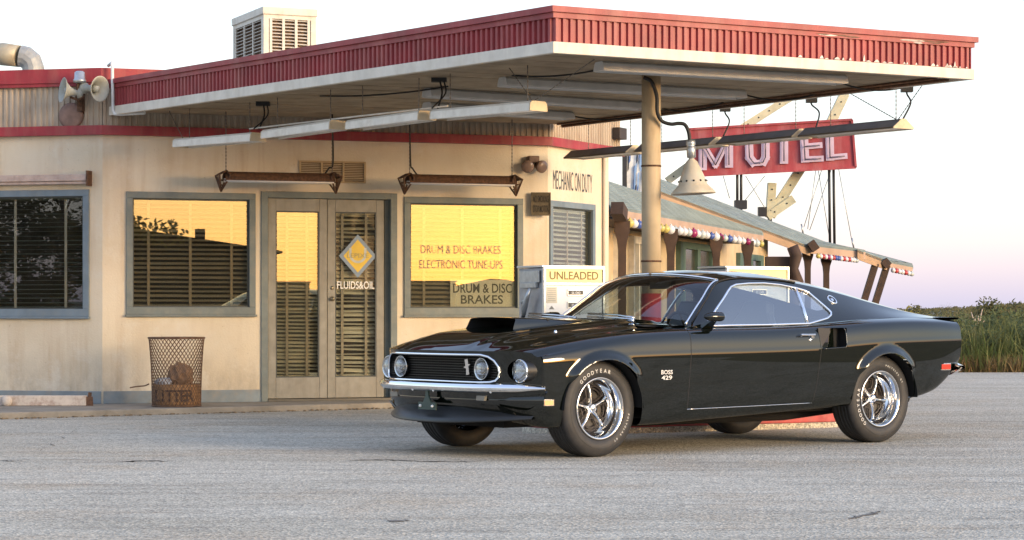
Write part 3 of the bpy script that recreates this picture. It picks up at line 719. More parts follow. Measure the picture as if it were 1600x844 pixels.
# ---- strip lamps
CHAIN = mat('chain', (.16,.14,.12), .5, metal=.6, var=.3)
def chain(mb, a, b, r=.0045):
    a, b = Vector(a), Vector(b); n = max(4, int((b-a).length/.035)); pts = [a.lerp(b, k/(2*n)) for k in range(2*n+1)]
    mb.tube(pts, [r*(1.25 if k % 2 else .55) for k in range(2*n+1)], 5)
def strip_lamp(name, P, Q, label, cat, grp, mo, mu, me_, hang=None, wb=.125, wt=.03, hh=.085, tubes=2, tube_m=None):
    P, Q = Vector(P), Vector(Q); d = (Q-P).normalized(); s = d.cross(Vector((0,0,1))).normalized(); up = s.cross(d)
    o = thing(name, label, cat, (P+Q)/2-Vector((0,0,hh)), 0, grp)
    sec = [(-wb,-hh),(-wb,-hh+.012),(-wt-.02,-.018),(-wt,0),(wt,0),(wt+.02,-.018),(wb,-hh+.012),(wb,-hh)]
    mb = MB(); mb.grid([[p+s*x+up*y for p in (P, Q)] for x, y in sec], False, False); mb.build('reflector', mo, o)
    mb = MB(); mb.grid([[p+s*x*.96+up*(y-.004) for p in (P, Q)] for x, y in sec], False, True); mb.build('reflector_inside', mu, o)
    for p, k in ((P, -1), (Q, 1)):
        mb = MB(); M = basis(p+d*k*.004, s, up); mb.prism([(x, y) for x, y in sec], M, -.006, .006); mb.build('end_cap', me_, o)
    for k in range(tubes):
        x = (k-(tubes-1)/2)*.09; mb = MB(); mb.tube([P+d*.03+s*x+up*(-hh*.72), Q-d*.03+s*x+up*(-hh*.72)], .016, 8); mb.build('lamp_tube', tube_m or TUBE, o)
    if hang:
        for a, b in hang:
            mb = MB(); chain(mb, a, b); mb.build('chain', CHAIN, o)
    return o
HZ_L = 2.665
def hp(px, py, z=HZ_L): return gp(px, py, z)
segs = [((287,218),(398,207)),((417,206),(532,192)),((550,191),(670,175)),((690,174),(836,156))]
lbl = ['nearest the office wall in the outer hanging row', 'second from the office wall in the outer hanging row', 'third from the office wall in the outer hanging row', 'at the open end of the outer hanging row']
La, Lb = hp(287, 218), hp(836, 156)
def on_line(a, b, px):
    k = (px-800)/F; d = b-a; t = (k*a.y-a.x)/(d.x-k*d.y); return a+d*t
for (a, b), l in zip(segs, lbl):
    P, Q = on_line(La, Lb, a[0]), on_line(La, Lb, b[0]); u_ = (Q-P).normalized(); dz = Vector((0,0,CAN_Z+.03-HZ_L))
    yw = {287: -.035, 417: .03, 550: .025, 690: -.03}[a[0]]; sd = u_.cross(Vector((0,0,1))); Q = Q+sd*yw+Vector((0,0,yw*.3)); P = P-sd*yw; hg = []
    for t in (.12, .9):
        p = P.lerp(Q, t); hg.append((p, p+dz))
    if a[0] == 287: hg.append((P+u_*.05, P-u_*.22+dz))
    if a[0] == 690: hg += [(Q-u_*.06, Q-u_*.36+dz), (Q-u_*.06, Q+u_*.5+dz+Vector((.12,.05,0)))]
    strip_lamp('strip_lamp', P, Q, 'white strip lamp '+l, 'lamp', 'strip lamps hanging in the outer row', FIXWHITE, FIXWHITE, FIXCREAM, hg, wb=.095, wt=.07, hh=.08)
mb = MB(); mb.tube([on_line(La, Lb, 390)+Vector((0,0,.03)), on_line(La, Lb, 700)+Vector((0,0,.03))], .008, 6); 
tag(mb.build('lamp_conduit', FIXWHITE), 'thin white conduit joining the outer row of strip lamps', 'conduit')
Ra, Rb = hp(896, 236), hp(1411, 186)
segs = [(896, 992), (1006, 1122), (1134, 1252), (1262, 1411)]
lbl = ['nearest the office wall in the row below the far canopy edge', 'behind the post in the row below the far canopy edge', 'over the motel sign in the row below the far canopy edge', 'at the open end of the row below the far canopy edge']
for (a, b), l in zip(segs, lbl):
    P, Q = on_line(Ra, Rb, a), on_line(Ra, Rb, b); u_ = (Q-P).normalized(); dz = Vector((0,0,CAN_Z+.03-HZ_L)); hg = [(P.lerp(Q, t), P.lerp(Q, t)+dz) for t in (.25, .93)]
    if b == 1411: hg += [(Q-u_*.08, Q-u_*.7+dz), (Q-u_*.06, Q+u_*.25+dz)]
    strip_lamp('strip_lamp', P, Q, 'shade-darkened strip lamp '+l, 'lamp', 'strip lamps hanging below the far canopy edge', FIXSHADE, FIXWHITE, FIXCREAM, hg)
# hanging flex from the far edge to the lamps
for a, b, l in (((1133,167),(1130,212),'above the letter O of the motel sign'),((1268,153),(1275,192),'above the letter E of the motel sign'),((1417,136),(1411,186),'at the open end of the far lamp row')):
    mb = MB(); p0 = sof(*a); p1 = on_line(Ra, Rb, b[0]); mid = p0.lerp(p1, .5)+Vector((.05,0,.0)); mb.tube(smooth([p0, p0-Vector((0,0,.06)), mid, p1]), .008, 5)
    mb.box(p0-Vector((0,0,.02)), (.10,.08,.05)); tag(mb.build('lamp_flex', BLACKCORD), 'black flex dropping to a lamp '+l, 'cable', 'flexes dropping to the strip lamps')
for a, b, l in (((411,160),405,'between the first two lamps of the outer row'),((686,122),684,'before the last lamp of the outer row')):
    mb = MB(); p0 = sof(*a); p1 = on_line(La, Lb, b)+Vector((0,0,.02)); mid = p0.lerp(p1, .5)+Vector((.03,0,0)); mb.tube(smooth([p0, mid, p1]), .008, 5); mb.tube(smooth([p0+Vector((.03,0,0)), mid+Vector((.03,0,0)), p1+Vector((-.05,0,0))]), .007, 5); mb.box(p0-Vector((0,0,.015)), (.13,.08,.04)); tag(mb.build('lamp_flex', BLACKCORD), 'black looped flex '+l, 'cable', 'flexes dropping to the strip lamps')
# surface lamps fixed to the boards
sl_ = [((937,106),(1315,127),'nearest the cream front edge'),((786,130),(1158,150),'second from the cream front edge'),((668,147),(1006,168),'third from the cream front edge'),((668,168),(889,183),'closest to the office wall')]
for a, b, l in sl_:
    P, Q = gp(*a, CAN_Z-.02), gp(*b, CAN_Z-.02); P.z = Q.z = CAN_Z+.03
    strip_lamp('ceiling_strip_lamp', P, Q, 'pale strip lamp fixed under the canopy boards, '+l, 'lamp', 'strip lamps fixed to the canopy boards', mat('fixture_grey', (.62,.62,.60), .5, var=.1), MATS['fixture_grey'], MATS['fixture_grey'], None, wb=.085, wt=.05, hh=.075, tubes=2)
# ---- two rusty workshop lamps in front of the door head
def shop_lamp(x0, x1, yt, yb, label):
    out = .55; u0, zt = W1.uz(x0, yt, out); u1, zt1 = W1.uz(x1, yt, out); _, zb = W1.uz(x0, yb, out); zt = (zt+zt1)/2+.0; zb = zb
    o = thing('workshop_lamp', label, 'lamp', W1.p((u0+u1)/2, zb, out), 0, 'rusty workshop lamps above the doors')
    M = W1.M(0, 0, out); hgt = zt-zb
    mb = MB(); sec = [(-.10,-hgt*.45),(-.085,-hgt*.2),(-.04,0),(.04,0),(.085,-hgt*.2),(.10,-hgt*.45)]
    P = [[M @ Vector((u, zt+y, x)) for u in (u0+.07, u1-.07)] for x, y in sec]; mb.grid(P, True, True); mb.build('reflector', RUST, o)
    mb = MB(); mb.tube([M @ Vector((u0+.08, zt-hgt*.42, .07)), M @ Vector((u1-.08, zt-hgt*.42, .07))], .021, 10); mb.build('lamp_tube', TUBE, o)
    mb = MB(); mb.tube([M @ Vector((u0+.08, zt-hgt*.42, -.05)), M @ Vector((u1-.08, zt-hgt*.42, -.05))], .021, 10); mb.build('lamp_tube', TUBE, o)
    for u, s in ((u0+.06, -1), (u1-.06, 1)):
        mb = MB()
        c = [(-.13, -.015), (-.10, .0), (.10, .0), (.13, -.015)]
        tip = M @ Vector((u+s*.02, zb, 0))
        hub = [M @ Vector((u-.02*s, zt+.004, z)) for z in (-.09, .09)]
        cor = [M @ Vector((u+.055*s, zt-hgt*.18, z)) for z in (-.11, .11)]
        inn = [M @ Vector((u-.055*s, zt-hgt*.22, z)) for z in (-.11, .11)]
        mb.tube(hub, .008, 6)
        for z in (0, 1):
            mb.tube([hub[z], cor[z], tip], .0095, 6); mb.tube([hub[z], inn[z], tip], .0095, 6)
        mb.tube(cor, .008, 6); mb.tube(inn, .008, 6)
        mb.quad(hub[0], hub[1], inn[1], inn[0]); mb.quad(hub[0], cor[0], cor[1], hub[1])
        for k in (.3, .6): 
            a = [cor[0].lerp(tip, k), cor[1].lerp(tip, k), inn[1].lerp(tip, k), inn[0].lerp(tip, k)]; mb.tube(a, .005, 5, closed=True)
        for k in (-.5, 0, .5): mb.tube([M @ Vector((u+.05*s, zt-hgt*.2, .11*k)), tip], .004, 5)
        mb.build('end_guard', RUST, o)
    for x in (x0+14, x1-12):
        mb = MB(); u, _ = W1.uz(x, yt, out); p = W1.p(u, zt, out); chain(mb, p, Vector((p.x, p.y, CAN_Z+.03)), .006); mb.build('chain', CHAIN, o)
    mb = MB(); u, _ = W1.uz(x1-12 if x0 < 400 else x0+14, yt, out); p = W1.p(u, zt, out); s = -1 if x0 < 400 else 1
    mb.tube(smooth([p+Vector((0,0,CAN_Z+.03-zt)), p+Vector((.01,0,.12)), p+Vector((s*.03,0,.06)), p+Vector((s*.075,0,-.005))]), .008, 6); mb.build('flex', BLACKCORD, o)
shop_lamp(339, 531, 270, 299, 'rusty workshop lamp hung on chains between the left window and the doors')
shop_lamp(626, 812, 274, 303, 'rusty workshop lamp hung on chains above the wide lettered window')
# ---- horn loudspeakers on the siding
u, z = WL.uz(124, 150, .1); hs = thing('horn_loudspeaker', 'pair of grey horn loudspeakers under a round siren on the siding', 'loudspeaker', WL.p(u, z-.15, .0))
HORN = mat('horn_grey', (.36,.36,.31), .55, var=.15, dirt=(.2,.15,.09), dirt_amt=.4)
def horn(px0, py0, px1, py1, dy, r1):
    Yh = WL.p(u, 0, .18).y; a = at(px0, py0, Yh); b = at(px1, py1, Yh+dy); d = (b-a); L = d.length
    M = basis(a, d.orthogonal(), d.cross(d.orthogonal()), d)
    mb = MB(); mb.lathe([(.0,-.03),(.045,-.028),(.055,-.01),(.055,.02),(.03,.03),(.032,L*.35),(.05,L*.6),(.085,L*.85),(r1,L),(r1+.004,L+.004),(r1-.006,L+.002),(.08,L*.84),(.045,L*.58),(.02,L*.35),(0,L*.34)], M, 28); o = mb.build('horn', HORN, hs)
    mb = MB(); mb.lathe([(0,L*.9),(.03,L*.88),(.034,L*.55),(0,L*.5)], M, 14); mb.build('horn_core', HORN, o)
horn(124, 146, 98, 141, -.08, .125); horn(132, 138, 156, 139, -.12, .125)
mb = MB(); Yh = WL.p(u, 0, .2).y; Mc = basis(at(124.5, 127, Yh), (1,0,0), (0,1,0)); mb.lathe([(0,.10),(.03,.10),(.05,.088),(.055,.02),(.065,.012),(.065,-.01),(.03,-.02),(0,-.02)], Mc, 20); mb.build('siren', GALV, hs)
mb = MB(); mb.tube([at(122,128,Yh), at(120,152,Yh), WL.p(u-.0, z-.17, .0)], .014, 6); mb.tube([at(110,152,Yh), at(122,156,Yh), at(132,150,Yh)], .012, 6); mb.box((0,0,.05), (.05,.30,.10), WL.M(u+.0, z, 0)); mb.build('bracket', RUST, hs)
u2, z2 = WL.uz(110, 181, .05); mb = MB(); mb.lathe([(0,.05),(.05,.05),(.11,.042),(.128,.03),(.13,.0)], WL.M(u2, z2, .02), 32)
bl_ = mb.build('alarm_bell', mat('bell_rust', (.22,.135,.105), .7, var=.25, nscale=12)); tag(bl_, 'round rust-brown bell cover on the siding below the horns', 'bell')
# ---- evaporative cooler on the roof
CLR = mat('cooler_paint', (.60,.55,.47), .5, var=.08, dirt=(.36,.26,.16), dirt_amt=.4); CLG = mat('cooler_dark', (.05,.045,.035), .9)
Yc = 24.6; k = at(412, 95, Yc); e1 = Vector((cos(radians(24)), sin(radians(24)), 0)); e2 = Vector((-sin(radians(24)), cos(radians(24)), 0))
def solve_w(o, d, px):
    kk = (px-800)/F; return (kk*o.y-o.x)/(d.x-kk*d.y)
wa = solve_w(k, e1, 494); wb_ = solve_w(k, e2, 364); zb_, zt_ = ZP-.03, at(0, 10, Yc).z
ac = thing('roof_cooler', 'boxy beige evaporative cooler with louvred sides on the office roof', 'cooler', (*(k+e1*wa/2+e2*wb_/2).xy, zb_))
Mc = basis((k.x, k.y, 0), e1, e2)
mb = MB(); zf = zb_+.12; hh = zt_-.085
for x, y in ((.03,.03),(wa-.03,.03),(.03,wb_-.03),(wa-.03,wb_-.03)): MB().box((x, y, (zb_+hh)/2), (.06,.06,hh-zb_), Mc).build('corner_post', CLR, ac)
mb = MB(); mb.box((wa/2, wb_/2, zf+.03), (wa-.01, wb_-.01, .06), Mc); mb.build('pan', CLR, ac)
mb = MB(); mb.box((wa/2, wb_/2, (zf+hh)/2), (wa-.10, wb_-.10, hh-zf-.02), Mc); mb.build('pad', mat('cooler_pad', (.16,.10,.055), .95, var=.4, nscale=30), ac)
mb = MB(); mb.box((wa/2, wb_/2, (hh+zt_)/2), (wa+.03, wb_+.03, zt_-hh), Mc); mb.build('lid', CLR, ac, bevel=.008)
for face in (0, 1):
    w_ = wa if face == 0 else wb_
    Mf = Mc @ (Matrix.Translation((0, .012, 0)) if face == 0 else Matrix.Translation((.012, 0, 0)) @ Matrix.Rotation(radians(90), 4, 'Z') @ Matrix.Scale(1, 4))
    fr_ = MB(); z0_, z1_ = zf+.05, hh-.02; s = -1 if face == 0 else 1
    xs_ = [.07+(w_-.14-.03)*i/3 for i in range(4)]
    for x in xs_: fr_.box((x+.015, 0, (z0_+z1_)/2), (.03,.018,z1_-z0_), Mf)
    for z in (z0_, z1_): fr_.box((w_/2, 0, z), (w_-.12, .02, .045), Mf)
    pn = fr_.build('louvre_panel', CLR, ac)
    lv = MB(); nl = 21
    for i in range(nl):
        z = z0_+.035+(z1_-z0_-.07)*i/(nl-1)
        for c in range(3): lv.box((0,0,0), (xs_[1]-xs_[0]-.031,.022,.004), Mf @ Matrix.Translation(((xs_[c]+xs_[c+1])/2+.015, .002, z)) @ Matrix.Rotation(radians(35*(1 if face == 0 else -1)), 4, 'X'))
    lv.build('louvre', CLR, pn)
# ---- roof duct at the left
mb = MB(); Yd = 23.6; dct = thing('roof_duct', 'stained galvanised roof duct bending down into the office roof', 'duct', (at(50,100,Yd).x, Yd, ZP-.03)); r_ = 17*Yd/F
p0, p1, p2, p3 = at(-160, 76, Yd+.4), at(30, 88, Yd), at(46, 93, Yd), at(52, 108, Yd)
mb.tube([p0, at(2, 84.5, Yd+.05), at(3.5, 84.6, Yd+.05), p1], [r_, r_, r_*1.05, r_], 24); mb.build('pipe', mat('duct_tan', (.37,.33,.24), .5, metal=.25, var=.2, dirt=(.32,.2,.08), dirt_amt=.5), dct)
mb = MB(); mb.tube([at(32,88,Yd), at(40,89.5,Yd), at(49,97,Yd), at(52,106,Yd), at(52,150,Yd)], [r_*1.02]*5, 14, smooth=False); mb.build('elbow', mat('duct_elbow', (.32,.33,.32), .6, metal=.3, var=.2, nscale=12), dct)
# ---- litter basket
bc = gp(273, 636, Z0); sc_ = bc.y/F; bt, bb = 43*sc_, 38*sc_; bh = 106*sc_
bk = thing('litter_basket', 'rusty expanded metal litter basket with a brown paper bag inside', 'litter bin', (bc.x, bc.y+bb*.5, Z0)); bcy = bc.y+bb*.5
WIRE = mat('basket_wire', (.15,.085,.05), .7, metal=.3, var=.4, nscale=20)
def brad(t): return bb+(bt-bb)*(t**2.2*.75+.25*t) if t < .93 else bb+(bt-bb)*(.75*t**2.2+.25*t)+(t-.93)*.05
mb = MB(); nh = 42; ns = 22
for s in (-1, 1):
    for k in range(nh):
        pts = []
        for i in range(ns+1):
            t = i/ns; a = 2*pi*k/nh+s*t*1.75; pts.append((bc.x+brad(t)*cos(a), bcy+brad(t)*sin(a), Z0+.01+t*bh))
        mb.tube(pts, .0030, 4, cap=False, smooth=False)
mb.build('wire_mesh', WIRE, bk)
mb = MB()
for t, r_ in ((1, .010), (.0, .008)):
    mb.tube([(bc.x+brad(t)*cos(a*pi/20), bcy+brad(t)*sin(a*pi/20), Z0+.01+t*bh) for a in range(40)], r_, 6, closed=True)
mb.build('rim', WIRE, bk)
mb = MB(); r0 = bb*.96; mb.lathe([(0,.012),(r0,.012),(r0*1.0,.05),(r0*1.01,bh*.33),(r0*.99,bh*.335),(r0*.97,.06)], Matrix.Translation((bc.x, bcy, Z0)), 40); mb.build('liner_band', mat('liner_rust', (.34,.18,.075), .8, var=.35, nscale=14, dirt=(.10,.05,.03), dirt_amt=.6), bk)
mb = MB(); word = 'LITTER'
for i, ch in enumerate(word):
    a = -pi/2+(i-2.5)*.30; M = basis((bc.x+r0*1.03*cos(a), bcy+r0*1.03*sin(a), Z0+bh*.17), (-sin(a), cos(a), 0), (0,0,1)); put_text(mb, ch, M, h=bh*.17, bold=.01)
mb.build('lettering', mat('liner_ink', (.06,.035,.025), .8), bk)
# crumpled bag and paper
def crumple(c, size, m, name, label, cat, seed, parent=None):
    rr = random.Random(seed); bm = bmesh.new(); bmesh.ops.create_icosphere(bm, subdivisions=3, radius=1)
    for v in bm.verts:
        k = 1+rr.uniform(-.16,.16); v.co = Vector((v.co.x*size[0]*k, v.co.y*size[1]*k, v.co.z*size[2]*k))+Vector(c)
    me = bpy.data.meshes.new(name); bm.to_mesh(me); bm.free(); o = link(me, name, parent, m); tag(o, label, cat); return o
lift = Vector((bc.x+.04, bcy, Z0+bh*.45))
bag = crumple((0,0,0), (.12,.11,.13), mat('kraft_paper', (.22,.13,.075), .85, var=.25, nscale=9), 'paper_bag', 'crumpled brown paper bag in the litter basket', 'bag', 3); bag.location = lift
pap = crumple((0,0,0), (.10,.08,.045), mat('waste_paper', (.42,.42,.42), .8, var=.2), 'waste_paper', 'crushed pale paper beside the bag in the litter basket', 'paper', 5); pap.location = (bc.x-.10, bcy-.03, Z0+bh*.36)
mb = MB(); p = [at(203,606,bcy), at(215,604,bcy), at(226,603,bcy), at(233,600,bcy)]; mb.tube(smooth(p), .007, 5); mb.build('bent_wire', WIRE, bk)
# ---- lamp housing lying along the wall foot
a0, a1 = gp(-40, 634, Z0), gp(136, 634, Z0); fp = thing('fallen_lamp_housing', 'peeling cream strip lamp housing lying at the foot of the wall', 'lamp', ((a0+a1)/2).xy.to_3d()+Vector((0,0,Z0)))
PEEL = mat('peeling_cream', (.58,.50,.42), .75, var=.12, dirt=(.22,.09,.05), dirt_amt=.8, nscale=9)
mb = MB(); mb.beam(a0+Vector((0,0,.05)), a1+Vector((0,0,.05)), .075, .10); mb.build('housing', PEEL, fp, bevel=.008)
d_ = (a1-a0).normalized(); M = basis(a0+d_*.33+Vector((0,-.06,.05)), d_, (0,0,1)); mb = MB(); mb.lathe([(0,.03),(.05,.028),(.055,0)], M, 18); mb.build('end_disc', PEEL, fp)
mb = MB(); mb.beam(a1+d_*-.12+Vector((0,-.02,.035)), a1+d_*.06+Vector((0,-.02,.045)), .03, .09); mb.beam(a1+d_*.02+Vector((0,0,.04)), a1+d_*.03+Vector((0,0,.13)), .03, .03); mb.build('bracket', RUST, fp)
# ================================================================== pump island
e1 = Vector((cos(radians(28)), sin(radians(28)), 0)); e2 = Vector((-e1.y, e1.x, 0)); io = Vector((pc.x, pc.y, 0))
REDK = mat('kerb_red', (.42,.07,.065), .7, var=.2, nscale=8, dirt=(.3,.2,.16), dirt_amt=.4)
isl = thing('pump_island', 'red painted pump island behind the car', 'pump island', io)
def stadium(h0, h1, L0, L1, wd, M):
    poly = []
    for s, x in ((1, L1-wd), (-1, -L0+wd)):
        for i in range(13): a = -pi/2+pi*i/12; poly.append((x+s*wd*cos(a), s*wd*sin(a)))
    return MB().prism(poly, M, h0, h1)
Mi = basis(io, e1, e2)
stadium(0, .045, 1.16, 1.95, .43, Mi).build('plinth', PAVE, isl); stadium(.045, .15, 1.12, 1.9, .40, Mi).build('kerb', REDK, isl, bevel=.01)
# ---- petrol pumps
PW = mat('pump_white', (.72,.73,.72), .35, var=.05, dirt=(.4,.4,.38), dirt_amt=.2); PS = mat('pump_steel', (.34,.35,.37), .42, metal=.6, var=.2, nscale=10); PF = mat('pump_frame', (.60,.60,.58), .3, metal=.5, var=.1); PY_ = mat('pump_sign', (.80,.66,.28), .45, var=.1); PD = mat('pump_dark', (.05,.05,.05), .5)
def pump(px_l, px_r, Yc, label, word, top_y):
    c = at((px_l+px_r)/2, 486, Yc); 
    o0 = at(px_l, 486, Yc-.12); w_ = solve_w(o0, e1, px_r); dp = .42; zt = at(0, top_y, Yc).z; zb = .15
    o = thing('petrol_pump', label, 'petrol pump', (*(o0+e1*w_/2+e2*dp/2).xy, zb))
    M = basis((o0.x, o0.y, 0), e1, e2)
    mb = MB(); mb.box((w_/2, dp/2, (zb+zt)/2-.01), (w_-.01, dp-.01, zt-zb-.02), M); bd = mb.build('cabinet', PS, o, bevel=.006)
    mb = MB(); mb.box((w_/2, dp/2, zt-.008), (w_+.02, dp+.02, .016), M); mb.build('top_cap', PF, o, bevel=.003)
    zs = zt-.155
    mb = MB(); mb.box((w_/2, -.004, (zb+zs)/2), (w_-.04, .016, zs-zb-.02), M); fp_ = mb.build('front_panel', PW, o, bevel=.003)
    mb = MB(); mb.box((w_/2, -.003, zt-.082), (w_-.035, .016, .112), M); sg_ = mb.build('sign_panel', PY_, o, bevel=.002)
    mb = MB()
    for x in (.008, w_-.008): mb.box((x, -.008, (zb+zt)/2), (.016, .03, zt-zb-.02), M)
    for z in (zt-.020, zt-.148): mb.box((w_/2, -.008, z), (w_-.034, .03, .014), M)
    mb.build('frame', PF, o)
    Mf = M @ Matrix.Translation((w_/2, -.0125, 0)) @ Matrix.Rotation(radians(90), 4, 'X')
    if word:
        t_ = MB(); put_text(t_, word, Mf @ Matrix.Translation((0, zt-.082, .001)), w=w_*.80, h=.066, bold=.012); t_.build('lettering', mat('pump_ink', (.17,.11,.03), .6), o)
    for i, zz in enumerate((zs-.065, zs-.165)):
        mb = MB(); mb.box((w_*.52, -.014, zz), (.155, .012, .055), M); dsp = mb.build('price_display', PF, o, bevel=.003)
        mb = MB(); mb.box((w_*.52, -.0215, zz), (.135, .006, .034), M); mb.build('display_window', PD, dsp)
        t_ = MB(); put_text(t_, '0.00', M @ Matrix.Translation((w_*.52, -.0250, zz-.002)) @ Matrix.Rotation(radians(90), 4, 'X'), w=.08, h=.02); t_.build('digits', PW, dsp)
    mb = MB()
    for i in range(3): mb.box((w_*.46+i*.036, -.0135, zs-.235), (.014, .006, .02), M)
    for i in range(7): mb.box((.075, -.0135, zs-.035-i*.016), (.085-.02*random.random(), .004, .004), M)
    mb.prism([(.05,zs-.20),(.10,zs-.20),(.075,zs-.172)], M @ Matrix.Rotation(radians(90), 4, 'X'), .0127, .0145)
    mb.build('small_print', mat('print_grey', (.22,.22,.2), .7), fp_)
    mb = MB(); mb.box((.075, -.0130, zs-.085), (.10,.002,.13), M); mb.build('notice_sticker', mat('sticker', (.58,.53,.42), .7), fp_)
    # nozzle side
    mb = MB(); mb.box((-.012, dp*.5, zt-.16), (.03, dp*.62, .045), M); mb.box((-.008, dp*.5, zt-.09), (.012, dp*.8, .10), M); mb.build('nozzle_boot', GALV, o, bevel=.004)
    mb = MB(); hp_ = [M @ Vector((-.05, dp*.30, zt-.19)), M @ Vector((-.06, dp*.38, zt-.26)), M @ Vector((-.06, dp*.48, zt-.34)), M @ Vector((-.05, dp*.55, zt-.40))]
    mb.tube(hp_, [.014,.022,.026,.018], 8); mb.tube([hp_[1], M @ Vector((-.085, dp*.5, zt-.30)), hp_[2]], .007, 6); mb.build('nozzle', GALV, o)
    mb = MB(); mb.tube(smooth([hp_[3], M @ Vector((-.07, dp*.62, zt-.55)), M @ Vector((-.12, dp*.6, zb+.15)), M @ Vector((-.05, dp*.4, zb+.12)), M @ Vector((-.01, dp*.4, zb+.5))]), .016, 8); mb.build('hose', BLACKCORD, o)
    return o
ln = lambda px: on_line(io, io+e1, px)
pump(848, 943, ln(895).y-.05, 'white petrol pump with a yellow unleaded sign, nozzle on its steel side', 'UNLEADED', 415)
pump(1134, 1231, ln(1182).y-.05, 'second petrol pump with a yellow sign, mostly hidden behind the car roof', '', 416)
# ================================================================== motel behind the pumps
SHING = mat('roof_shingle', (.20,.245,.235), .9, var=.2, nscale=3, dirt=(.10,.115,.11), dirt_amt=.5)
MCREAM = mat('motel_wall', (.50,.39,.24), .85, var=.12, nscale=2, dirt=(.3,.2,.1), dirt_amt=.4)
MBROWN = mat('motel_timber', (.055,.030,.018), .75, var=.3, nscale=6)
MFASC = mat('motel_fascia', (.36,.235,.14), .75, var=.15, nscale=3)
MPINK = mat('motel_eave', (.42,.29,.21), .75, var=.15, nscale=3)
MGREEN = mat('motel_green', (.07,.115,.085), .6, var=.2)
mo = thing('motel', 'low motel with teal shingle roofs, timber posts and cream walls behind the pumps', 'building', (at(1100,486,38).x, 38, 0))
def slab(p, th, name, m, parent):
    # p: 4 corners in order, thickened downwards
    mb = MB(); lo = [Vector(q)-Vector((0,0,th)) for q in p]
    mb.add([Vector(q) for q in p]+lo, [(0,1,2,3),(4,7,6,5),(0,4,5,1),(1,5,6,2),(2,6,7,3),(3,7,4,0)]); return mb.build(name, m, parent)
def shingles(p0, p1, q1, q0, rows, name_roof, th=.05):
    # eave p0-p1, ridge q0-q1: a deck with overlapping shingle courses
    base = slab([p0, p1, q1, q0], th, name_roof, SHING, mo)
    for i in range(rows):
        t0, t1 = i/rows, min(1, (i+1.12)/rows); up = Vector((0,0,.022))
        a, b = Vector(p0).lerp(q0, t0), Vector(p1).lerp(q1, t0); c, d = Vector(p1).lerp(q1, t1), Vector(p0).lerp(q0, t1)
        mb = MB(); mb.add([a+up, b+up, c+up*.3, d+up*.3, a+up*.15, b+up*.15], [(0,1,2,3),(0,4,5,1)]); mb.build('shingle_course', SHING, base)
    return base
# front wing
e0, e1_ = at(930, 318, 31.0), at(1193, 366, 43.3); r0, r1 = at(930, 277, 33.2), at(1190, 362, 44.0)
ra = shingles(e0, e1_, r1, r0, 12, 'roof')
slab([e0+Vector((0,-.02,-.03)), e1_+Vector((0,-.02,-.03)), e1_+Vector((0,.05,-.03)), e0+Vector((0,.05,-.03))], .11, 'eave_board', MPINK, mo)
# ceiling under the eave, wall and posts
b0, b1 = at(930, 318, 31)+Vector((.9,2.2,0)), at(1193, 366, 43.3)+Vector((.9,2.0,0)); zc_ = e0.z-.2
dirm = (Vector((e1_.x, e1_.y, 0))-Vector((e0.x, e0.y, 0))).normalized()
nm = Vector((dirm.y, -dirm.x, 0)); 
nm = nm if nm.y < 0 else -nm; WM = Wall(Vector((e0.x, e0.y, 0))-nm*.8, atan2(dirm.y, dirm.x))
Lm = (Vector((e1_.x, e1_.y, 0))-Vector((e0.x, e0.y, 0))).length
slab([e0+Vector((0,0,-.15)), e1_+Vector((0,0,-.15)), WM.p(Lm, e1_.z-.15), WM.p(0, e0.z-.15)], .03, 'eave_ceiling', MBROWN, mo)
mb = MB(); WM.bx(mb, -1, WM.uz(1200, 486)[0], 0, 2.6, -.2, 0); mb.build('wall', MCREAM, mo)
Wf = Wall(at(955, 486, 33.5), 0)
def mpost(px, Y, ztop, wd=.16, corbel=True, lean=0.0):
    p = at(px, 486, Y); mb = MB(); mb.beam((p.x-lean, p.y, 0), (p.x, p.y, ztop), wd, wd)
    if corbel: mb.prism([(-wd*.5,-.42),(wd*.5,-.42),(wd*.62,-.28),(wd*.95,-.16),(wd*1.0,0),(-wd*1.0,0),(-wd*.95,-.16),(-wd*.62,-.28)], basis((p.x, p.y, ztop-.004), (1,0,0), (0,0,1)), -wd*.55, wd*.55)
    return mb.build('timber_post', MBROWN, mo)
def eave_at(px): return on_line(Vector((e0.x,e0.y,0)), Vector((e1_.x,e1_.y,0)), px)
for px in (972, 1048, 1119, 1168): p = eave_at(px); mpost(px, p.y+.25, on_line(e0, e1_, px).z-.17, .115)
# cream pilaster, doors and green windows on the recessed wall
def mopen(px0, px1, z0, z1, m, inner, nm_):
    a, _ = WM.uz(px0, 486); b, _ = WM.uz(px1, 486); u0, u1 = min(a, b), max(a, b)
    mb = MB(); k = (u1-u0)*.13
    for q in ((u0,u1,z1-.12,z1),(u0,u0+k,z0,z1-.12),(u1-k,u1,z0,z1-.12),((u0+u1)/2-k*.3,(u0+u1)/2+k*.3,z0,z1-.12)): WM.bx(mb, *q, 0, .09)
    o = mb.build(nm_, m, mo); mb = MB(); WM.bx(mb, u0+k, u1-k, z0, z1-.12, .0, .03); mb.build('pane', inner, o)
PANE = mat('motel_pane', (.05,.05,.042), .15, var=.2)
mopen(1056, 1112, .9, 2.22, MGREEN, PANE, 'window'); mopen(1150, 1187, .9, 2.15, MGREEN, PANE, 'window'); mopen(958, 970, .1, 2.2, mat('motel_white', (.6,.55,.45), .7), PANE, 'door'); mopen(982, 1000, .1, 2.2, MATS['motel_white'], PANE, 'door')
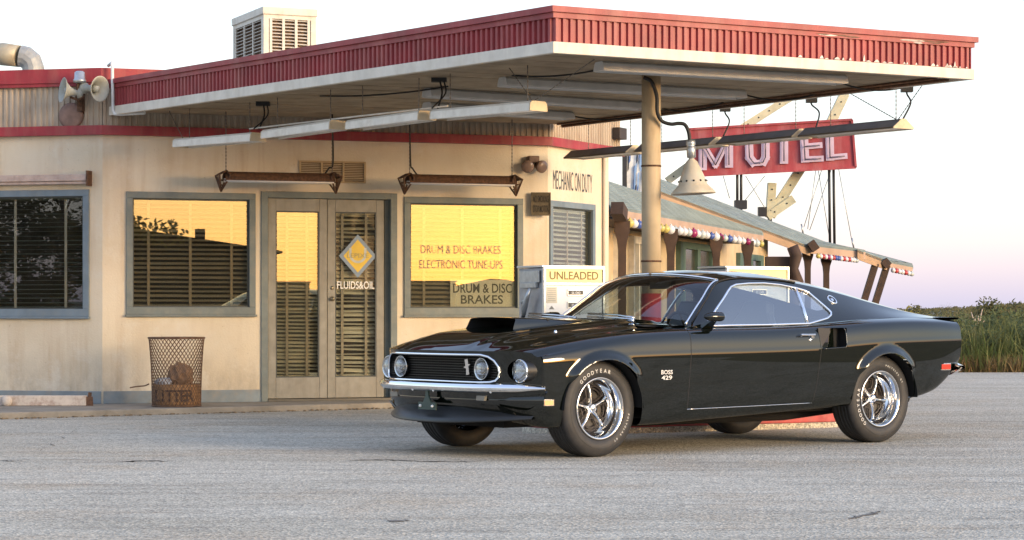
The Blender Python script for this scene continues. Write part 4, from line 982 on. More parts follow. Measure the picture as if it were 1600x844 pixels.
# rear wing: long raking fascia, roof above it, ornaments along the eave
f0, f1 = at(1000, 288, 44.5), at(1266, 386, 48.0); g0, g1 = at(1000, 268, 47.5), at(1292, 379, 50.5)
rb = shingles(f0, f1, g1, g0, 7, 'roof')
mb = MB(); dn = Vector((0,0,-.19)); mb.add([f0, f1, f1+dn, f0+dn, f0+Vector((0,.08,0)), f1+Vector((0,.08,0)), f1+dn+Vector((0,.08,0)), f0+dn+Vector((0,.08,0))], [(0,3,2,1),(4,5,6,7),(2,3,7,6),(0,4,7,3),(1,2,6,5)]); mb.build('fascia_board', MFASC, mo)
h0, h1 = at(1266, 383, 48.0), at(1352, 393, 48.6); s0, s1 = at(1285, 376, 50.5), at(1425, 411, 51.5)
shingles(h0, h1, at(1352, 392, 50.5), at(1285, 377, 50.6), 4, 'roof')
slab([h0+Vector((0,-.02,-.02)), h1+Vector((0,-.02,-.02)), h1+Vector((0,.08,-.02)), h0+Vector((0,.08,-.02))], .16, 'eave_board', MPINK, mo)
f2, f3 = at(1340, 391, 48.4), at(1386, 408, 49.2)
mb = MB(); dn = Vector((0,0,-.2)); mb.add([f2, f3, f3+dn, f2+dn, f2+Vector((0,.08,0)), f3+Vector((0,.08,0)), f3+dn+Vector((0,.08,0)), f2+dn+Vector((0,.08,0))], [(0,3,2,1),(4,5,6,7),(2,3,7,6),(0,4,7,3),(1,2,6,5)]); mb.build('fascia_board', MFASC, mo)
shingles(f2, f3, at(1425, 412, 50.5), at(1340, 390, 50.5), 3, 'roof')
shingles(at(1384,408,49.2), at(1427,417,49.8), at(1425,412,50.5), at(1382,402,50.5), 3, 'roof')
slab([at(1385,410,49.2), at(1426,418,49.7), at(1426,418,49.7)+Vector((0,.08,0)), at(1385,410,49.2)+Vector((0,.08,0))], .10, 'eave_board', MPINK, mo)
for px, Y, py, ln_ in ((1262, 48.3, 388, 0), (1291, 48.6, 396, 0)): mpost(px, Y, at(px, py, Y).z, .12)
for px, Y, py in ((1368, 49.0, 412), (1386, 49.3, 414)): mpost(px, Y, at(px, py, Y).z, .14, False, lean=.62)
for q0, q1, w_ in ((at(1266,378,47.9), at(1275,391,47.9), .17), (at(1380,407,49.1), at(1388,416,49.1), .17), (at(964,325,31.6), at(971,337,31.9), .18)): MB().beam(q0, q1, w_, w_).build('beam_end', MBROWN, mo)
mb = MB(); p0, p1 = at(1196, 486, 46), at(1243, 486, 46); mb.box(((p0.x+p1.x)/2, 46, 1.05), (p1.x-p0.x, .2, 2.1)); mb.build('timber_screen', MBROWN, mo)
mb = MB(); mb.tube([at(1243, 486, 45.8)-Vector((0,0,.9)), at(1241, 465, 45.8), at(1246, 440, 45.8), at(1240, 420, 45.8), at(1244, 400, 45.8)-Vector((0,0,0)), at(1238, 385, 45.8)], [.12,.1,.13,.1,.13,.12], 8); mb.build('twisted_trunk_post', MBROWN, mo)
# glass float and bottle ornaments strung along the eaves
COL = {'white': (.62,.62,.62), 'blue': (.06,.10,.30), 'yellow': (.50,.42,.12), 'crimson': (.25,.02,.09), 'clear': (.45,.50,.48), 'red': (.4,.05,.05)}
OM = {k: mat('ornament_'+k, v, .25, var=.1) for k, v in COL.items()}
seq = ['yellow','white','blue','white','white','blue','clear','yellow','yellow','white','clear','white','white','clear','crimson','white','clear','white','blue','white','crimson','clear','blue','white','white','white','crimson','white','clear','yellow']
orn_me = {}
def ornament(p, r, c, where):
    key = (c, round(r, 3))
    if key not in orn_me:
        mb = MB(); mb.sphere((0,0,0), r, 10, 7); mb.tube([(0,0,r*.85),(0,0,r*1.25)], r*.25, 6); orn_me[key] = mb.mesh('ornament', OM[c])
    o = link(orn_me[key], 'ornament'); o.location = p; tag(o, '%s ball ornament strung along the %s' % (c, where), 'ornament', '%s ornaments on the %s' % (c, where)); return o
xs_ = np.linspace(984, 1189, len(seq))
for px, c in zip(xs_, seq):
    p = on_line(e0, e1_, px)+Vector((0,-.05,-.20)); ornament(p, .066+random.uniform(-.008,.010), c, 'long motel eave')
seq2 = ['yellow','white','red','white','crimson','white','red','blue','blue','white','red','white','red','white','white','clear']
for px, c in zip(np.linspace(1278, 1338, len(seq2)), seq2): ornament(on_line(h0, h1, px)+Vector((0,-.05,-.22)), .052, c, 'short rear eave')
for px, c in zip(np.linspace(1395, 1424, 7), ['white','red','white','white','red','white','clear']): ornament(on_line(at(1385,410,49.2), at(1426,418,49.7), px)+Vector((0,-.05,-.15)), .055, c, 'end eave by the leaning posts')
# ================================================================== motel roadside sign
YS = 52.0; SR = mat('sign_red', (.30,.035,.045), .6, var=.25, nscale=2, dirt=(.5,.25,.25), dirt_amt=.45, streak=True); SW = mat('sign_letter', (.52,.40,.50), .6, var=.12, nscale=3)
ms = thing('motel_sign', 'large faded red roadside sign with pale lettering reading motel', 'sign', (at(1210,486,YS).x, YS, at(0,350,YS).z))
tl, tr, br, bl = at(1077, 202, YS), at(1331, 187, YS), at(1337, 262, YS), at(1087, 275, YS)
mb = MB(); bk_ = Vector((0,.30,0)); mb.add([tl,tr,br,bl,tl+bk_,tr+bk_,br+bk_,bl+bk_], [(0,3,2,1),(4,5,6,7),(0,1,5,4),(1,2,6,5),(2,3,7,6),(3,0,4,7)]); mb.build('sign_box', SR, ms, bevel=.02)
mb = MB()
for a, b in ((tl,tr),(tr,br),(br,bl),(bl,tl)): mb.beam(a+Vector((0,-.02,0)), b+Vector((0,-.02,0)), .05, .05, up=(0,1,0))
mb.build('sign_edge', SR, ms)
ex_ = (br-bl).normalized(); ez_ = Vector((-ex_.z, 0, ex_.x))
def lp(px, py, o=0): return at(px, py, YS-.03-o)
# block letters: strokes as thick bars with a neon tube over each
strokes = {'M': [((1098,262),(1098,222)),((1098,224),(1118,258)),((1118,258),(1137,220)),((1139,258),(1139,219))],
 'O': [((1170,217),(1171,246)),((1171,246),(1178,255)),((1178,255),(1192,254)),((1192,254),(1196,246)),((1196,246),(1196,214)),((1170,219),(1196,216))],
 'T': [((1225,252),(1225,213)),((1208,215),(1242,212))],
 'E': [((1258,250),(1256,212)),((1258,249),(1283,248)),((1257,229),(1281,227)),((1256,212),(1281,210))],
 'L': [((1297,247),(1296,208)),((1297,246),(1320,244))]}
NEON = mat('neon_tube', (.10,.08,.10), .3)
for ch, ss in strokes.items():
    mb = MB(); nb_ = MB()
    for i, (a, b) in enumerate(ss):
        wd = 13 if abs(a[0]-b[0]) < 8 else 9
        A_, B_ = lp(*a, .02+.004*i), lp(*b, .02+.004*i); d = (B_-A_).normalized(); mb.box((0,0,0), ((B_-A_).length+.12, wd*YS/F, .02), basis((A_+B_)/2, d, Vector((0,1,0)).cross(d)))
        nb_.tube([lp(*a, .09), lp(*b, .09)], .014, 6)
    lt = mb.build('letter', SW, ms); nb_.build('neon_tube', NEON, lt)
STEEL = mat('sign_steel', (.03,.03,.032), .5, metal=.3, var=.2)
mb = MB()
for px in (1152, 1158, 1295, 1302):
    ytop = 268 if px < 1200 else 262; yb = 322 if px < 1200 else 378
    MB().tube([at(px, ytop-30, YS+.15), at(px+ (2 if px > 1200 else 0), yb+12, YS+.15)], .032, 8).build('support_pole', STEEL, ms)
mb = MB(); mb.box(at(1157, 320, YS+.1), (.28,.3,.2)); mb.build('pole_base', STEEL, ms)
mb = MB()
for (a, b) in (((1165,275),(1195,325)),((1195,275),(1160,318)),((1275,263),(1262,358)),((1300,262),(1265,360)),((1278,263),(1296,372)),((1310,262),(1332,382)),((1130,275),(1140,310)),((1285,262),(1256,355))):
    mb.tube([at(*a, YS+.3), at(*b, YS+.3)], .008, 4)
for px, py in ((1252,350),(1331,372)): mb.tube([at(px, py, YS+.3), at(px+3, py+16, YS+.3)], .02, 5)
mb.build('guy_wire', GALV, ms)
ARW = mat('arrow_cream', (.55,.52,.36), .6, var=.15, nscale=3, dirt=(.33,.3,.15), dirt_amt=.4)
ar = thing('arrow_sign', 'cream sheet metal arrow threaded behind the red motel sign', 'sign', at(1205, 340, YS+.6))
def abeam(pts, wd, nm_, dp=.22):
    P = [at(*p, YS+.7) for p in pts]
    for i in range(len(P)-1):
        mb = MB(); d = (P[i+1]-P[i]).normalized(); mb.box((0,0,0), ((P[i+1]-P[i]).length+.05, wd*YS/F, dp+.004*i), basis((P[i]+P[i+1])/2, d, Vector((0,1,0)).cross(d))); o = mb.build(nm_, ARW, ar)
        mb = MB(); n_ = int((P[i+1]-P[i]).length/.35)+1
        for k in range(n_): MB().sphere(P[i].lerp(P[i+1], (k+.5)/n_)+Vector((0,-dp/2-.008,0)), .02, 6, 4).build('bulb_socket', STEEL, o)
abeam([(1205,336),(1252,262),(1299,190),(1318,150),(1318,118)], 15, 'shaft'); abeam([(1044,282),(1092,247),(1160,200),(1226,158),(1290,120)], 12, 'shaft')
abeam([(1203,338),(1206,288)], 13, 'arrow_head', .26); abeam([(1200,338),(1238,312)], 13, 'arrow_head', .30)
mb = MB(); mb.box(at(1191, 331, YS+.6), (.2,.2,.22)); mb.build('transformer_box', STEEL, ar)
mb = MB(); mb.tube([at(1203,338,YS+.8), at(1203,360,YS+.8)], .05, 8); mb.build('mount', STEEL, ar)
# ---- blue and white striped sign beside the office
YB = 37.0; bs = thing('striped_sign', 'tall panel painted with ragged blue and white streaks behind the post', 'sign', at(988, 306, YB))
mb = MB(); a, b = at(973, 236, YB), at(1012, 330, YB); mb.box(((a.x+b.x)/2, YB+.06, (a.z+b.z)/2), (b.x-a.x, .1, a.z-b.z)); mb.build('panel', mat('streak_white', (.66,.68,.68), .6), bs)
mb = MB(); mb.box((a.x+.03, YB, (a.z+b.z)/2), (.07, .16, a.z-b.z+.02)); mb.tube([(a.x+.1, YB+.15, a.z), (a.x+.1, YB+.15, 0)], .05, 6); mb.tube([(b.x-.1, YB+.15, a.z), (b.x-.1, YB+.15, 0)], .05, 6); mb.build('post', STEEL, bs)
BLU = [mat('streak_blue', (.07,.14,.34), .6), mat('streak_sky', (.22,.36,.58), .6), mat('streak_black', (.02,.025,.04), .6)]
for i in range(26):
    x = random.uniform(a.x+.09, b.x-.03); z0 = random.uniform(b.z, a.z-.15); z1 = min(a.z-.01, z0+random.uniform(.2,.6)); w_ = random.uniform(.008,.022)
    mb = MB(); o_ = .008+i*.0012; mb.quad((x-w_, YB-o_, z0), (x+w_*.6, YB-o_, z0+.05), (x+w_, YB-o_, z1), (x-w_*.4, YB-o_, z1-.04)); mb.build('streak', BLU[(0,0,1,1,2)[i % 5]], bs)
# ================================================================== weeds and brush
def blades(name, pts, hfun, m, label, cat, wd=.010, per=1, lean=.3, kind='stuff'):
    V = []; Fc = []
    for (x, y, z) in pts:
        h = hfun(x, y); a = random.uniform(0, 2*pi); l = random.gauss(0, lean)*h; w_ = wd*random.uniform(.7,1.5)
        dx, dy = cos(a)*l, sin(a)*l; b = random.uniform(0, pi); wx, wy = cos(b)*w_, sin(b)*w_; n = len(V)
        V += [(x-wx,y-wy,z),(x+wx,y+wy,z),(x+dx*.35+wx*.8,y+dy*.35+wy*.8,z+h*.55),(x+dx*.35-wx*.8,y+dy*.35-wy*.8,z+h*.55),(x+dx,y+dy,z+h)]
        Fc += [(n,n+1,n+2,n+3),(n+3,n+2,n+4)]
    me = bpy.data.meshes.new(name); me.from_pydata(V, [], Fc); me.materials.append(m); o = link(me, name); tag(o, label, cat, kind=kind); return o
def leaf_mat(name, cols, nscale=.6):
    m = bpy.data.materials.new(name); m.use_nodes = True; t = NT(m); v = t.coords()
    n_ = len(cols); c = t.ramp(t.noise(v, nscale, 4, .7), [(.28+.44*i/(n_-1), cc) for i, cc in enumerate(cols)])
    gi = t.node('ShaderNodeNewGeometry'); c = t.mix(.6, c, t.ramp(gi.outputs['Random Per Island'], [(0,(.55,.55,.5)),(1,(1.45,1.4,1.25))]), 'MULTIPLY')
    t.link(c, t.b.inputs['Base Color']); t.b.inputs['Roughness'].default_value = .7; t.b.inputs['Specular IOR Level'].default_value = .2
    t.b.inputs['Subsurface Weight'].default_value = 0
    tl_ = t.node('ShaderNodeBsdfTranslucent'); t.link(c, tl_.inputs[0]); mx = t.node('ShaderNodeMixShader'); mx.inputs[0].default_value = .3
    t.link(t.b.outputs[0], mx.inputs[1]); t.link(tl_.outputs[0], mx.inputs[2]); t.link(mx.outputs[0], t.out.inputs[0]); return m
WEED = leaf_mat('weed_leaf', [(.075,.088,.032),(.12,.14,.05),(.17,.175,.07),(.23,.19,.10)])
WEEDB = leaf_mat('weed_bright', [(.09,.13,.036),(.135,.19,.055),(.19,.225,.08)])
DRY = leaf_mat('dry_grass', [(.20,.13,.06),(.26,.18,.09),(.13,.11,.05)])
SCRUB = leaf_mat('scrub_leaf', [(.06,.064,.026),(.10,.10,.042),(.15,.13,.062),(.18,.13,.08)], .25)
def wh(x, y):
    px = 800+F*x/y
    top = np.interp(px, [1380,1440,1500,1530,1560,1600,1700], [520,515,508,497,487,500,495])+6*sin(px*.11)+5*sin(px*.23+1)
    return max(.12, (HC+(HZ-top)*y/F))*random.uniform(.30,1.0)*hk.get((x, y), .8)
pts = []
hk = {}
for i in range(420):
    y = Y0+.4+abs(random.gauss(0, 4.5)); px = random.uniform(1380, 1770); cx = (px-800)/F*y; s_ = random.uniform(.08,.38); hf = random.choice((.45,.6,.75,.9,1.0,1.12))
    for k in range(random.randint(35, 95)):
        p = (cx+random.gauss(0, s_), max(Y0+.1, y+random.gauss(0, s_)), -.02); pts.append(p); hk[p[:2]] = hf
random.shuffle(pts); half = len(pts)*3//5
blades('tall_weeds', pts[:half], wh, WEED, 'tall green and straw weeds along the edge of the forecourt', 'weeds', .012, lean=.62)
blades('fresh_weeds', [p for p in pts[half:] if random.random() < .25+.75*(sin(p[0]*1.1+1) > .1)], lambda x, y: wh(x, y)*.85, WEEDB, 'bright green rushes among the roadside weeds', 'weeds', .010, lean=.5)
pts = [((random.uniform(1385,1760)-800)/F*(y := Y0+.05+abs(random.gauss(0,1.2))), y, -.02) for i in range(7000)]
blades('dry_fringe', pts, lambda x, y: random.uniform(.08,.34), DRY, 'dry straw fringe where the weeds meet the forecourt', 'grass', .008, lean=.6)
# brush on the rise: leaf clumps too far to count
V = []; Fc = []
def clump(x, y, z, r, n, V, Fc, ls):
    for i in range(n):
        while True:
            a = Vector((random.uniform(-1,1), random.uniform(-1,1), random.uniform(-.2,1)))
            if a.length < 1: break
        c = Vector((x, y, z))+a*r; u = Vector((random.gauss(0,1), random.gauss(0,1), random.gauss(0,1))).normalized()*ls*random.uniform(.6,1.3); w_ = u.orthogonal().normalized()*ls*random.uniform(.3,.6)
        k = len(V); V += [c-u*.5, c+w_*.5, c+u*.5, c-w_*.5]; Fc.append((k, k+1, k+2, k+3))
for i in range(5200):
    y = 46+190*random.random()**.8; px = random.uniform(1360, 1720); x = (px-800)/F*y; r = random.uniform(.10,.26)*(.6+y/160)
    clump(x, y, land(x, y)-.08, r, 14, V, Fc, r*.6)
me = bpy.data.meshes.new('hillside_brush'); me.from_pydata(V, [], Fc); me.materials.append(SCRUB); o = link(me, 'hillside_brush'); tag(o, 'low dark brush covering the rise beyond the weeds', 'brush', kind='stuff')
def shrub(px, ytop, Y, wd, label, m, n=260, stems=5, grp=None):
    z0 = land((px-800)/F*Y, Y); p = at(px, ytop, Y); h = p.z-z0; o = thing('shrub', label, 'shrub', (p.x, Y, z0), 0, grp)
    mb = MB()
    tips = []
    for i in range(stems):
        a = random.uniform(0, 2*pi); q = Vector((p.x+cos(a)*wd*.5*random.random(), Y+sin(a)*wd*.4, z0+h*random.uniform(.6,.95))); mb.tube([(p.x+cos(a)*.04, Y+sin(a)*.04, z0-.05), Vector((p.x, Y, z0)).lerp(q, .5)+Vector((random.gauss(0,.05),0,0)), q], [.03,.02,.008], 5); tips.append(q)
    mb.build('stem', MBROWN, o)
    V = []; Fc = []
    for q in tips+[Vector((p.x, Y, z0+h*.5))]: clump(q.x, q.y, q.z-h*.12, max(.1, wd*.36), n//len(tips), V, Fc, h*.10)
    me = bpy.data.meshes.new('foliage'); me.from_pydata([MW[o.name].inverted() @ Vector(v) for v in V], [], Fc); me.materials.append(m); link(me, 'foliage', o)
shrub(1548, 469, 62, 1.1, 'dark rounded shrub standing above the weeds', SCRUB, 900, 9)
shrub(1418, 475, 70, .7, 'thin spiky shrub against the sky beside the car roof', SCRUB, 160, 4)
shrub(1428, 486, 55, .9, 'yellow flowering bush behind the car tail', leaf_mat('yellow_bush', [(.20,.19,.05),(.28,.25,.08)]), 500, 6)
shrub(1596, 464, 75, .8, 'sparse dark shrub breaking the skyline of the rise', SCRUB, 300, 5)
shrub(1478, 477, 200, 1.0, 'tiny lone bush on the far skyline', SCRUB, 120, 4)
GREY_SC = leaf_mat('grey_green_scrub', [(.07,.09,.04),(.11,.135,.06),(.16,.175,.085)], 1.2)
for px, yt, Y, w_ in ((1446,522,37.6,.9),(1478,512,38.4,.8),(1512,516,37.4,.7),(1534,500,40,.9),(1562,492,41,1.0),(1583,508,38,.8),(1600,498,40,1.0),(1622,505,39,.9),(1548,522,37,.6),(1500,500,43,.9)):
    shrub(px, yt, Y, w_, 'rounded grey-green scrub bush among the roadside weeds', GREY_SC, 900, 9, 'scrub bushes among the roadside weeds')
mb = MB(); p = at(1527, 505, 44)
for dx, dz in ((-.12,.22),(.10,.28),(.02,.15),(.15,.06),(-.05,.1)): mb.tube([(p.x, p.y, land(p.x,44)), (p.x+dx*.3, p.y, p.z-.05), (p.x+dx, p.y, p.z+dz)], [.02,.02,.008], 5)
tag(mb.build('bare_stalk', mat('bleached_wood', (.48,.38,.29), .8)), 'bleached forked dead stalk sticking out of the weeds', 'plant')
# ================================================================== across the road behind the camera: mirrored in the office glass
def mirror_pt(px, py, dist):     # where the front windows' reflection of this pixel lands, dist metres from the pane
    u, z = W1.uz(px, py); p = W1.p(u, z); d = (p-Vector((0,0,HC))).normalized(); r = d-2*d.dot(W1.n)*W1.n; return p+r*dist
s0_, s1_ = mirror_pt(150, 350, 62), mirror_pt(420, 395, 62)
bn = thing('roadside_barn', 'low dark barn with a sloping roof across the road', 'building', (*((s0_+s1_)/2).xy, 0)); d = (s1_-s0_).xy.to_3d().normalized(); nrm = Vector((d.y, -d.x, 0))
if nrm.y > 0: nrm = -nrm
BD = mat('barn_dark', (.035,.03,.027), .9); L = (s1_-s0_).xy.length
P0, P1 = Vector((s0_.x, s0_.y, 0)), Vector((s1_.x, s1_.y, 0))
mb = MB(); b_ = nrm*6
mb.add([P0, P1, P1+b_, P0+b_, P0+Vector((0,0,s0_.z)), P1+Vector((0,0,s1_.z)), P1+b_+Vector((0,0,s1_.z)), P0+b_+Vector((0,0,s0_.z))], [(0,1,5,4),(1,2,6,5),(2,3,7,6),(3,0,4,7)]); mb.build('wall', BD, bn)
slab([P0-d*.5-nrm*.4+Vector((0,0,s0_.z+.1)), P1+d*.5-nrm*.4+Vector((0,0,s1_.z+.06)), P1+d*.5+b_+nrm*.4+Vector((0,0,s1_.z+.06)), P0-d*.5+b_+nrm*.4+Vector((0,0,s0_.z+.1))], .08, 'roof', BD, bn)
mb = MB(); pch = mirror_pt(313, 366, 63); mb.box((pch.x, pch.y, pch.z-.15), (.28,.28,.7)); mb.build('chimney', BD, bn)
tc_ = mirror_pt(240, 306, 40); tb = Vector(mirror_pt(60, 400, 41)); tb.z = 0
tr_ = thing('roadside_tree', 'broad dark tree beside the barn across the road', 'tree', tb)
mb = MB(); limbs = []
mb.tube([tb, tb+Vector((.05,.1,1.3)), tb+Vector((-.1,.1,2.6)), tb+Vector((0,0,4.6))], [.22,.17,.13,.06], 8)
al = (Vector((tc_.x, tc_.y, 0))-tb); al_n = al.normalized()
for i in range(22):
    e = tb+al_n*random.uniform(-2.0, al.length+.45)+Vector((random.uniform(-.4,.4), random.uniform(-.4,.4), random.uniform(2.75,4.9)))
    if i < 7: e = tb+al_n*(al.length*random.uniform(.55,1.12))+Vector((0,0,random.uniform(2.72,3.3)))
    mb.tube([tb+Vector((0,0,2.3)), tb.lerp(e, .5)+Vector((0,0,1.4)), e], [.08,.05,.02], 5); limbs.append(e)
mb.build('trunk', MBROWN, tr_)
V = []; Fc = []
for i, e in enumerate(limbs): clump(e.x, e.y, e.z-.1, .32 if i < 7 else .65, 60 if i < 7 else 110, V, Fc, .20)
me = bpy.data.meshes.new('crown'); me.from_pydata([MW[tr_.name].inverted() @ Vector(v) for v in V], [], Fc); me.materials.append(SCRUB); link(me, 'crown', tr_)

# unseen trees added across the road to darken the blue framed window's reflection
def mirror_left(px, py, dist):
    u, z = WL.uz(px, py); p = WL.p(u, z); d = (p-Vector((0,0,HC))).normalized(); r = d-2*d.dot(WL.n)*WL.n; return p+r*dist
where = ['first', 'second', 'third', 'fourth', 'fifth', 'sixth']
for i in range(6):
    q_ = mirror_left(-150+i*62, 300, 58+4*(i % 2)); q_.z = 0; hgt = random.uniform(5.2, 6.6)
    t_ = thing('added_tree', 'added dark bushy tree across the road, %s in its row' % where[i], 'tree', q_, 0, 'trees added across the road')
    mb = MB(); mb.tube([q_, q_+Vector((.05,0,hgt*.4)), q_+Vector((0,.05,hgt*.85))], [.18,.12,.04], 7); lim = []
    for k in range(13):
        a = random.uniform(0, 2*pi); e = q_+Vector((cos(a)*random.uniform(.4,1.3), sin(a)*random.uniform(.4,1.3), hgt*random.uniform(.12,.92))); mb.tube([q_+Vector((0,0,e.z*.8)), e], [.05,.015], 5); lim.append(e)
    mb.build('trunk', MBROWN, t_)
    V = []; Fc = []
    for e in lim: clump(e.x, e.y, e.z-.3, .9, 300, V, Fc, .24)
    me = bpy.data.meshes.new('crown'); me.from_pydata([MW[t_.name].inverted() @ Vector(v) for v in V], [], Fc); me.materials.append(SCRUB); link(me, 'crown', t_)
# ================================================================== the car
TH = radians(37.8); WB = 2.743
cl = Vector((.600-.86*sin(TH), 15.08+.86*cos(TH), 0))
car = thing('muscle_car', 'glossy black fastback muscle car with hood scoop and chrome wheels', 'car', cl, TH)
def paint_mat():
    m = bpy.data.materials.new('black_paint'); m.use_nodes = True; t = NT(m)
    t.b.inputs['Base Color'].default_value = (.0030,.0044,.0030,1); t.b.inputs['Roughness'].default_value = .5; t.b.inputs['IOR'].default_value = 1.5
    t.b.inputs['Coat Weight'].default_value = 1; t.b.inputs['Coat Roughness'].default_value = .012; t.b.inputs['Coat IOR'].default_value = 1.64; t.b.inputs['Specular IOR Level'].default_value = .0
    return m
PAINT = paint_mat()
MATTE = mat('satin_black', (.010,.011,.012), .38, var=.1)
CHROME = mat('chrome', (.86,.87,.88), .05, metal=1, var=0)
CHROMES = mat('satin_chrome', (.62,.63,.64), .18, metal=1, var=0)
RUB = mat('tyre_rubber', (.022,.022,.023), .62, var=.25, nscale=20)
WELL = mat('wheel_well', (.006,.006,.006), .95, var=.1)
CGL = glass_mat('car_glass', (.80,.86,.84), refl=.03, boost=1.1)
LENS = glass_mat('lamp_lens', (.9,.93,.95), refl=.12, boost=1.5, dust_sheen=.55)  # diffuse share whitens the lenses in place of reflected sky
AMB = mat('amber_lens', (.75,.42,.18), .2, var=.05, coat=1); REDL = mat('red_lens', (.55,.03,.015), .2, var=.05, coat=1)
TRIM = mat('dark_trim', (.012,.011,.010), .8, var=.2)
SEAT = mat('seat_vinyl', (.018,.018,.02), .45, var=.15)
LETTER = mat('tyre_letter', (.56,.56,.54), .6, var=.05)
def pchip(tbl):
    x = np.array([p[0] for p in tbl], float); y = np.array([p[1] for p in tbl], float); h = np.diff(x); dl = np.diff(y)/h
    m = np.zeros_like(y); m[0], m[-1] = dl[0], dl[-1]
    for i in range(1, len(x)-1):
        if dl[i-1]*dl[i] > 0:
            w1_, w2_ = 2*h[i]+h[i-1], h[i]+2*h[i-1]; m[i] = (w1_+w2_)/(w1_/dl[i-1]+w2_/dl[i])
    def f(t):
        t = np.clip(t, x[0], x[-1]); i = np.clip(np.searchsorted(x, t)-1, 0, len(x)-2); s = (t-x[i])/h[i]
        return (2*s**3-3*s**2+1)*y[i]+(s**3-2*s**2+s)*h[i]*m[i]+(-2*s**3+3*s**2)*y[i+1]+(s**3-s**2)*h[i]*m[i+1]
    return f
A_N = -.50
def a_nose(v): return -.80+.30*min(1, abs(v)/.862)**3.4
v4 = pchip([(-.5,.864),(-.3,.888),(0,.903),(.7,.912),(1.5,.915),(2.2,.915),(2.7,.916),(3.2,.895),(3.5,.865),(3.66,.84)])
z4 = pchip([(-.5,.648),(-.3,.660),(0,.672),(.35,.682),(.75,.689),(1.4,.696),(2.05,.708),(2.4,.735),(2.75,.752),(3.2,.760),(3.66,.765)])
zb = pchip([(-.5,.33),(-.42,.25),(-.36,.21),(.35,.205),(1.0,.228),(2.2,.278),(2.9,.305),(3.1,.325),(3.35,.372),(3.52,.455),(3.66,.56)])
zs = pchip([(-.5,.715),(-.38,.745),(-.2,.780),(0,.812),(.4,.850),(.85,.867),(1.5,.874),(1.9,.884),(2.3,.904),(2.7,.926),(3.1,.934),(3.4,.930),(3.66,.918)])
vs_t = pchip([(-.5,.795),(0,.815),(.8,.822),(1.9,.822),(2.5,.815),(3.1,.785),(3.66,.74)])
zh = pchip([(-.5,.714),(-.38,.774),(-.25,.818),(-.1,.847),(0,.862),(.3,.893),(.6,.918),(.9,.90),(1.2,.88),(3.2,.93),(3.66,.93)])   # centre of hood
def section(a):
    V4, Z4, ZB, ZS, VS, ZH = (float(f(a)) for f in (v4, z4, zb, zs, vs_t, zh))
    k = [(.62, ZB+.03), (V4-.075, ZB), (V4-.035, ZB+.035), (V4-.010, ZB+.45*(Z4-ZB)), (V4-.001, Z4-.035), (V4, Z4), (V4-.003, Z4+.020), (V4-.012, Z4+.52*(ZS-Z4)), (V4-.033, ZS-.034), (VS+.012, ZS-.008), (VS-.03, ZS), (VS-.10, ZS+.006), (.60, ZS*.55+ZH*.45+.004), (.50, ZS*.35+ZH*.65+.003), (.44, ZS*.1+ZH*.9+.004), (.22, ZH+.004), (0, ZH+.005)]
    if a > .95: k[12:] = [(.60, ZS+.006), (.50, ZS+.006), (.44, ZS+.006), (.22, ZS+.006), (0, ZS+.006)]
    return k
NROW = 96
def sec_pts(a):
    k = np.array(section(a)); d = np.r_[0, np.cumsum(np.hypot(*np.diff(k, axis=0).T))]
    t = np.unique(np.r_[np.linspace(0, d[-1], NROW-len(d)+2), d]); 
    return t
ARCH = ((0.0, .318, .340), (WB, .325, .345))
def flare(a, v, z):
    for ca, cz, r in ARCH:
        rr = sqrt((a-ca)**2+(z-cz)**2)
        if rr < r+.062 and z > cz and v > .7:
            ang = atan2(z-cz, a-ca); tp = max(0, min(1, (sin(ang)-.50)/.22)); tp = tp*tp*(3-2*tp)
            s = max(0, min(1, (r+.058-rr)/.05)); v += .036*tp*s
    return v
sta = np.unique(np.r_[np.linspace(-.5, .5, 72), np.linspace(.5, 2.3, 62), np.linspace(2.3, 3.15, 60), np.linspace(3.15, 3.66, 24)])
ks0 = np.array(section(.3)); 
cum = np.r_[0, np.cumsum(np.hypot(*np.diff(ks0, axis=0).T))]; tt = np.unique(np.concatenate([np.linspace(cum[i], cum[i+1], max(3, int((cum[i+1]-cum[i])/.012)+1)) for i in range(len(cum)-1)]))
GRID = []
for a in sta:
    k = np.array(section(a)); fv, fz = pchip(list(zip(cum, k[:,0]))), pchip(list(zip(cum, k[:,1]))); row = []
    w_ = max(0, min(1, (.35-a)/.85)); w_ = w_*w_*(3-2*w_) if w_ < 1 else 1
    for t in tt:
        v, z = float(fv(t)), float(fz(t)); aa = a+(a_nose(min(v, .862))-A_N)*w_
        if a < 0.9:                                           # raised centre of the hood with soft creases
            bw = .40-.10*max(0, -a); s = max(0, min(1, (bw+.03-abs(v))/.05)); 
            z += .012*s*max(0, min(1, (a+.5)/.25))
        v = flare(aa, v, z); row.append((aa, v, z))
    GRID.append(row)
def loc(a, v, z, side=1): return Vector((a, -v*side, z))
bm = bmesh.new(); n_, m_ = len(GRID), len(GRID[0])
vv = [[bm.verts.new(p) for p in row] for row in GRID]
for i in range(n_-1):
    for j in range(m_-1): bm.faces.new((vv[i][j], vv[i][j+1], vv[i+1][j+1], vv[i+1][j]))
bm.normal_update()
def inside(poly, x, y):
    c = False; j = len(poly)-1
    for i in range(len(poly)):
        xi, yi = poly[i]; xj, yj = poly[j]
        if (yi > y) != (yj > y) and x < (xj-xi)*(y-yi)/(yj-yi)+xi: c = not c
        j = i
    return c
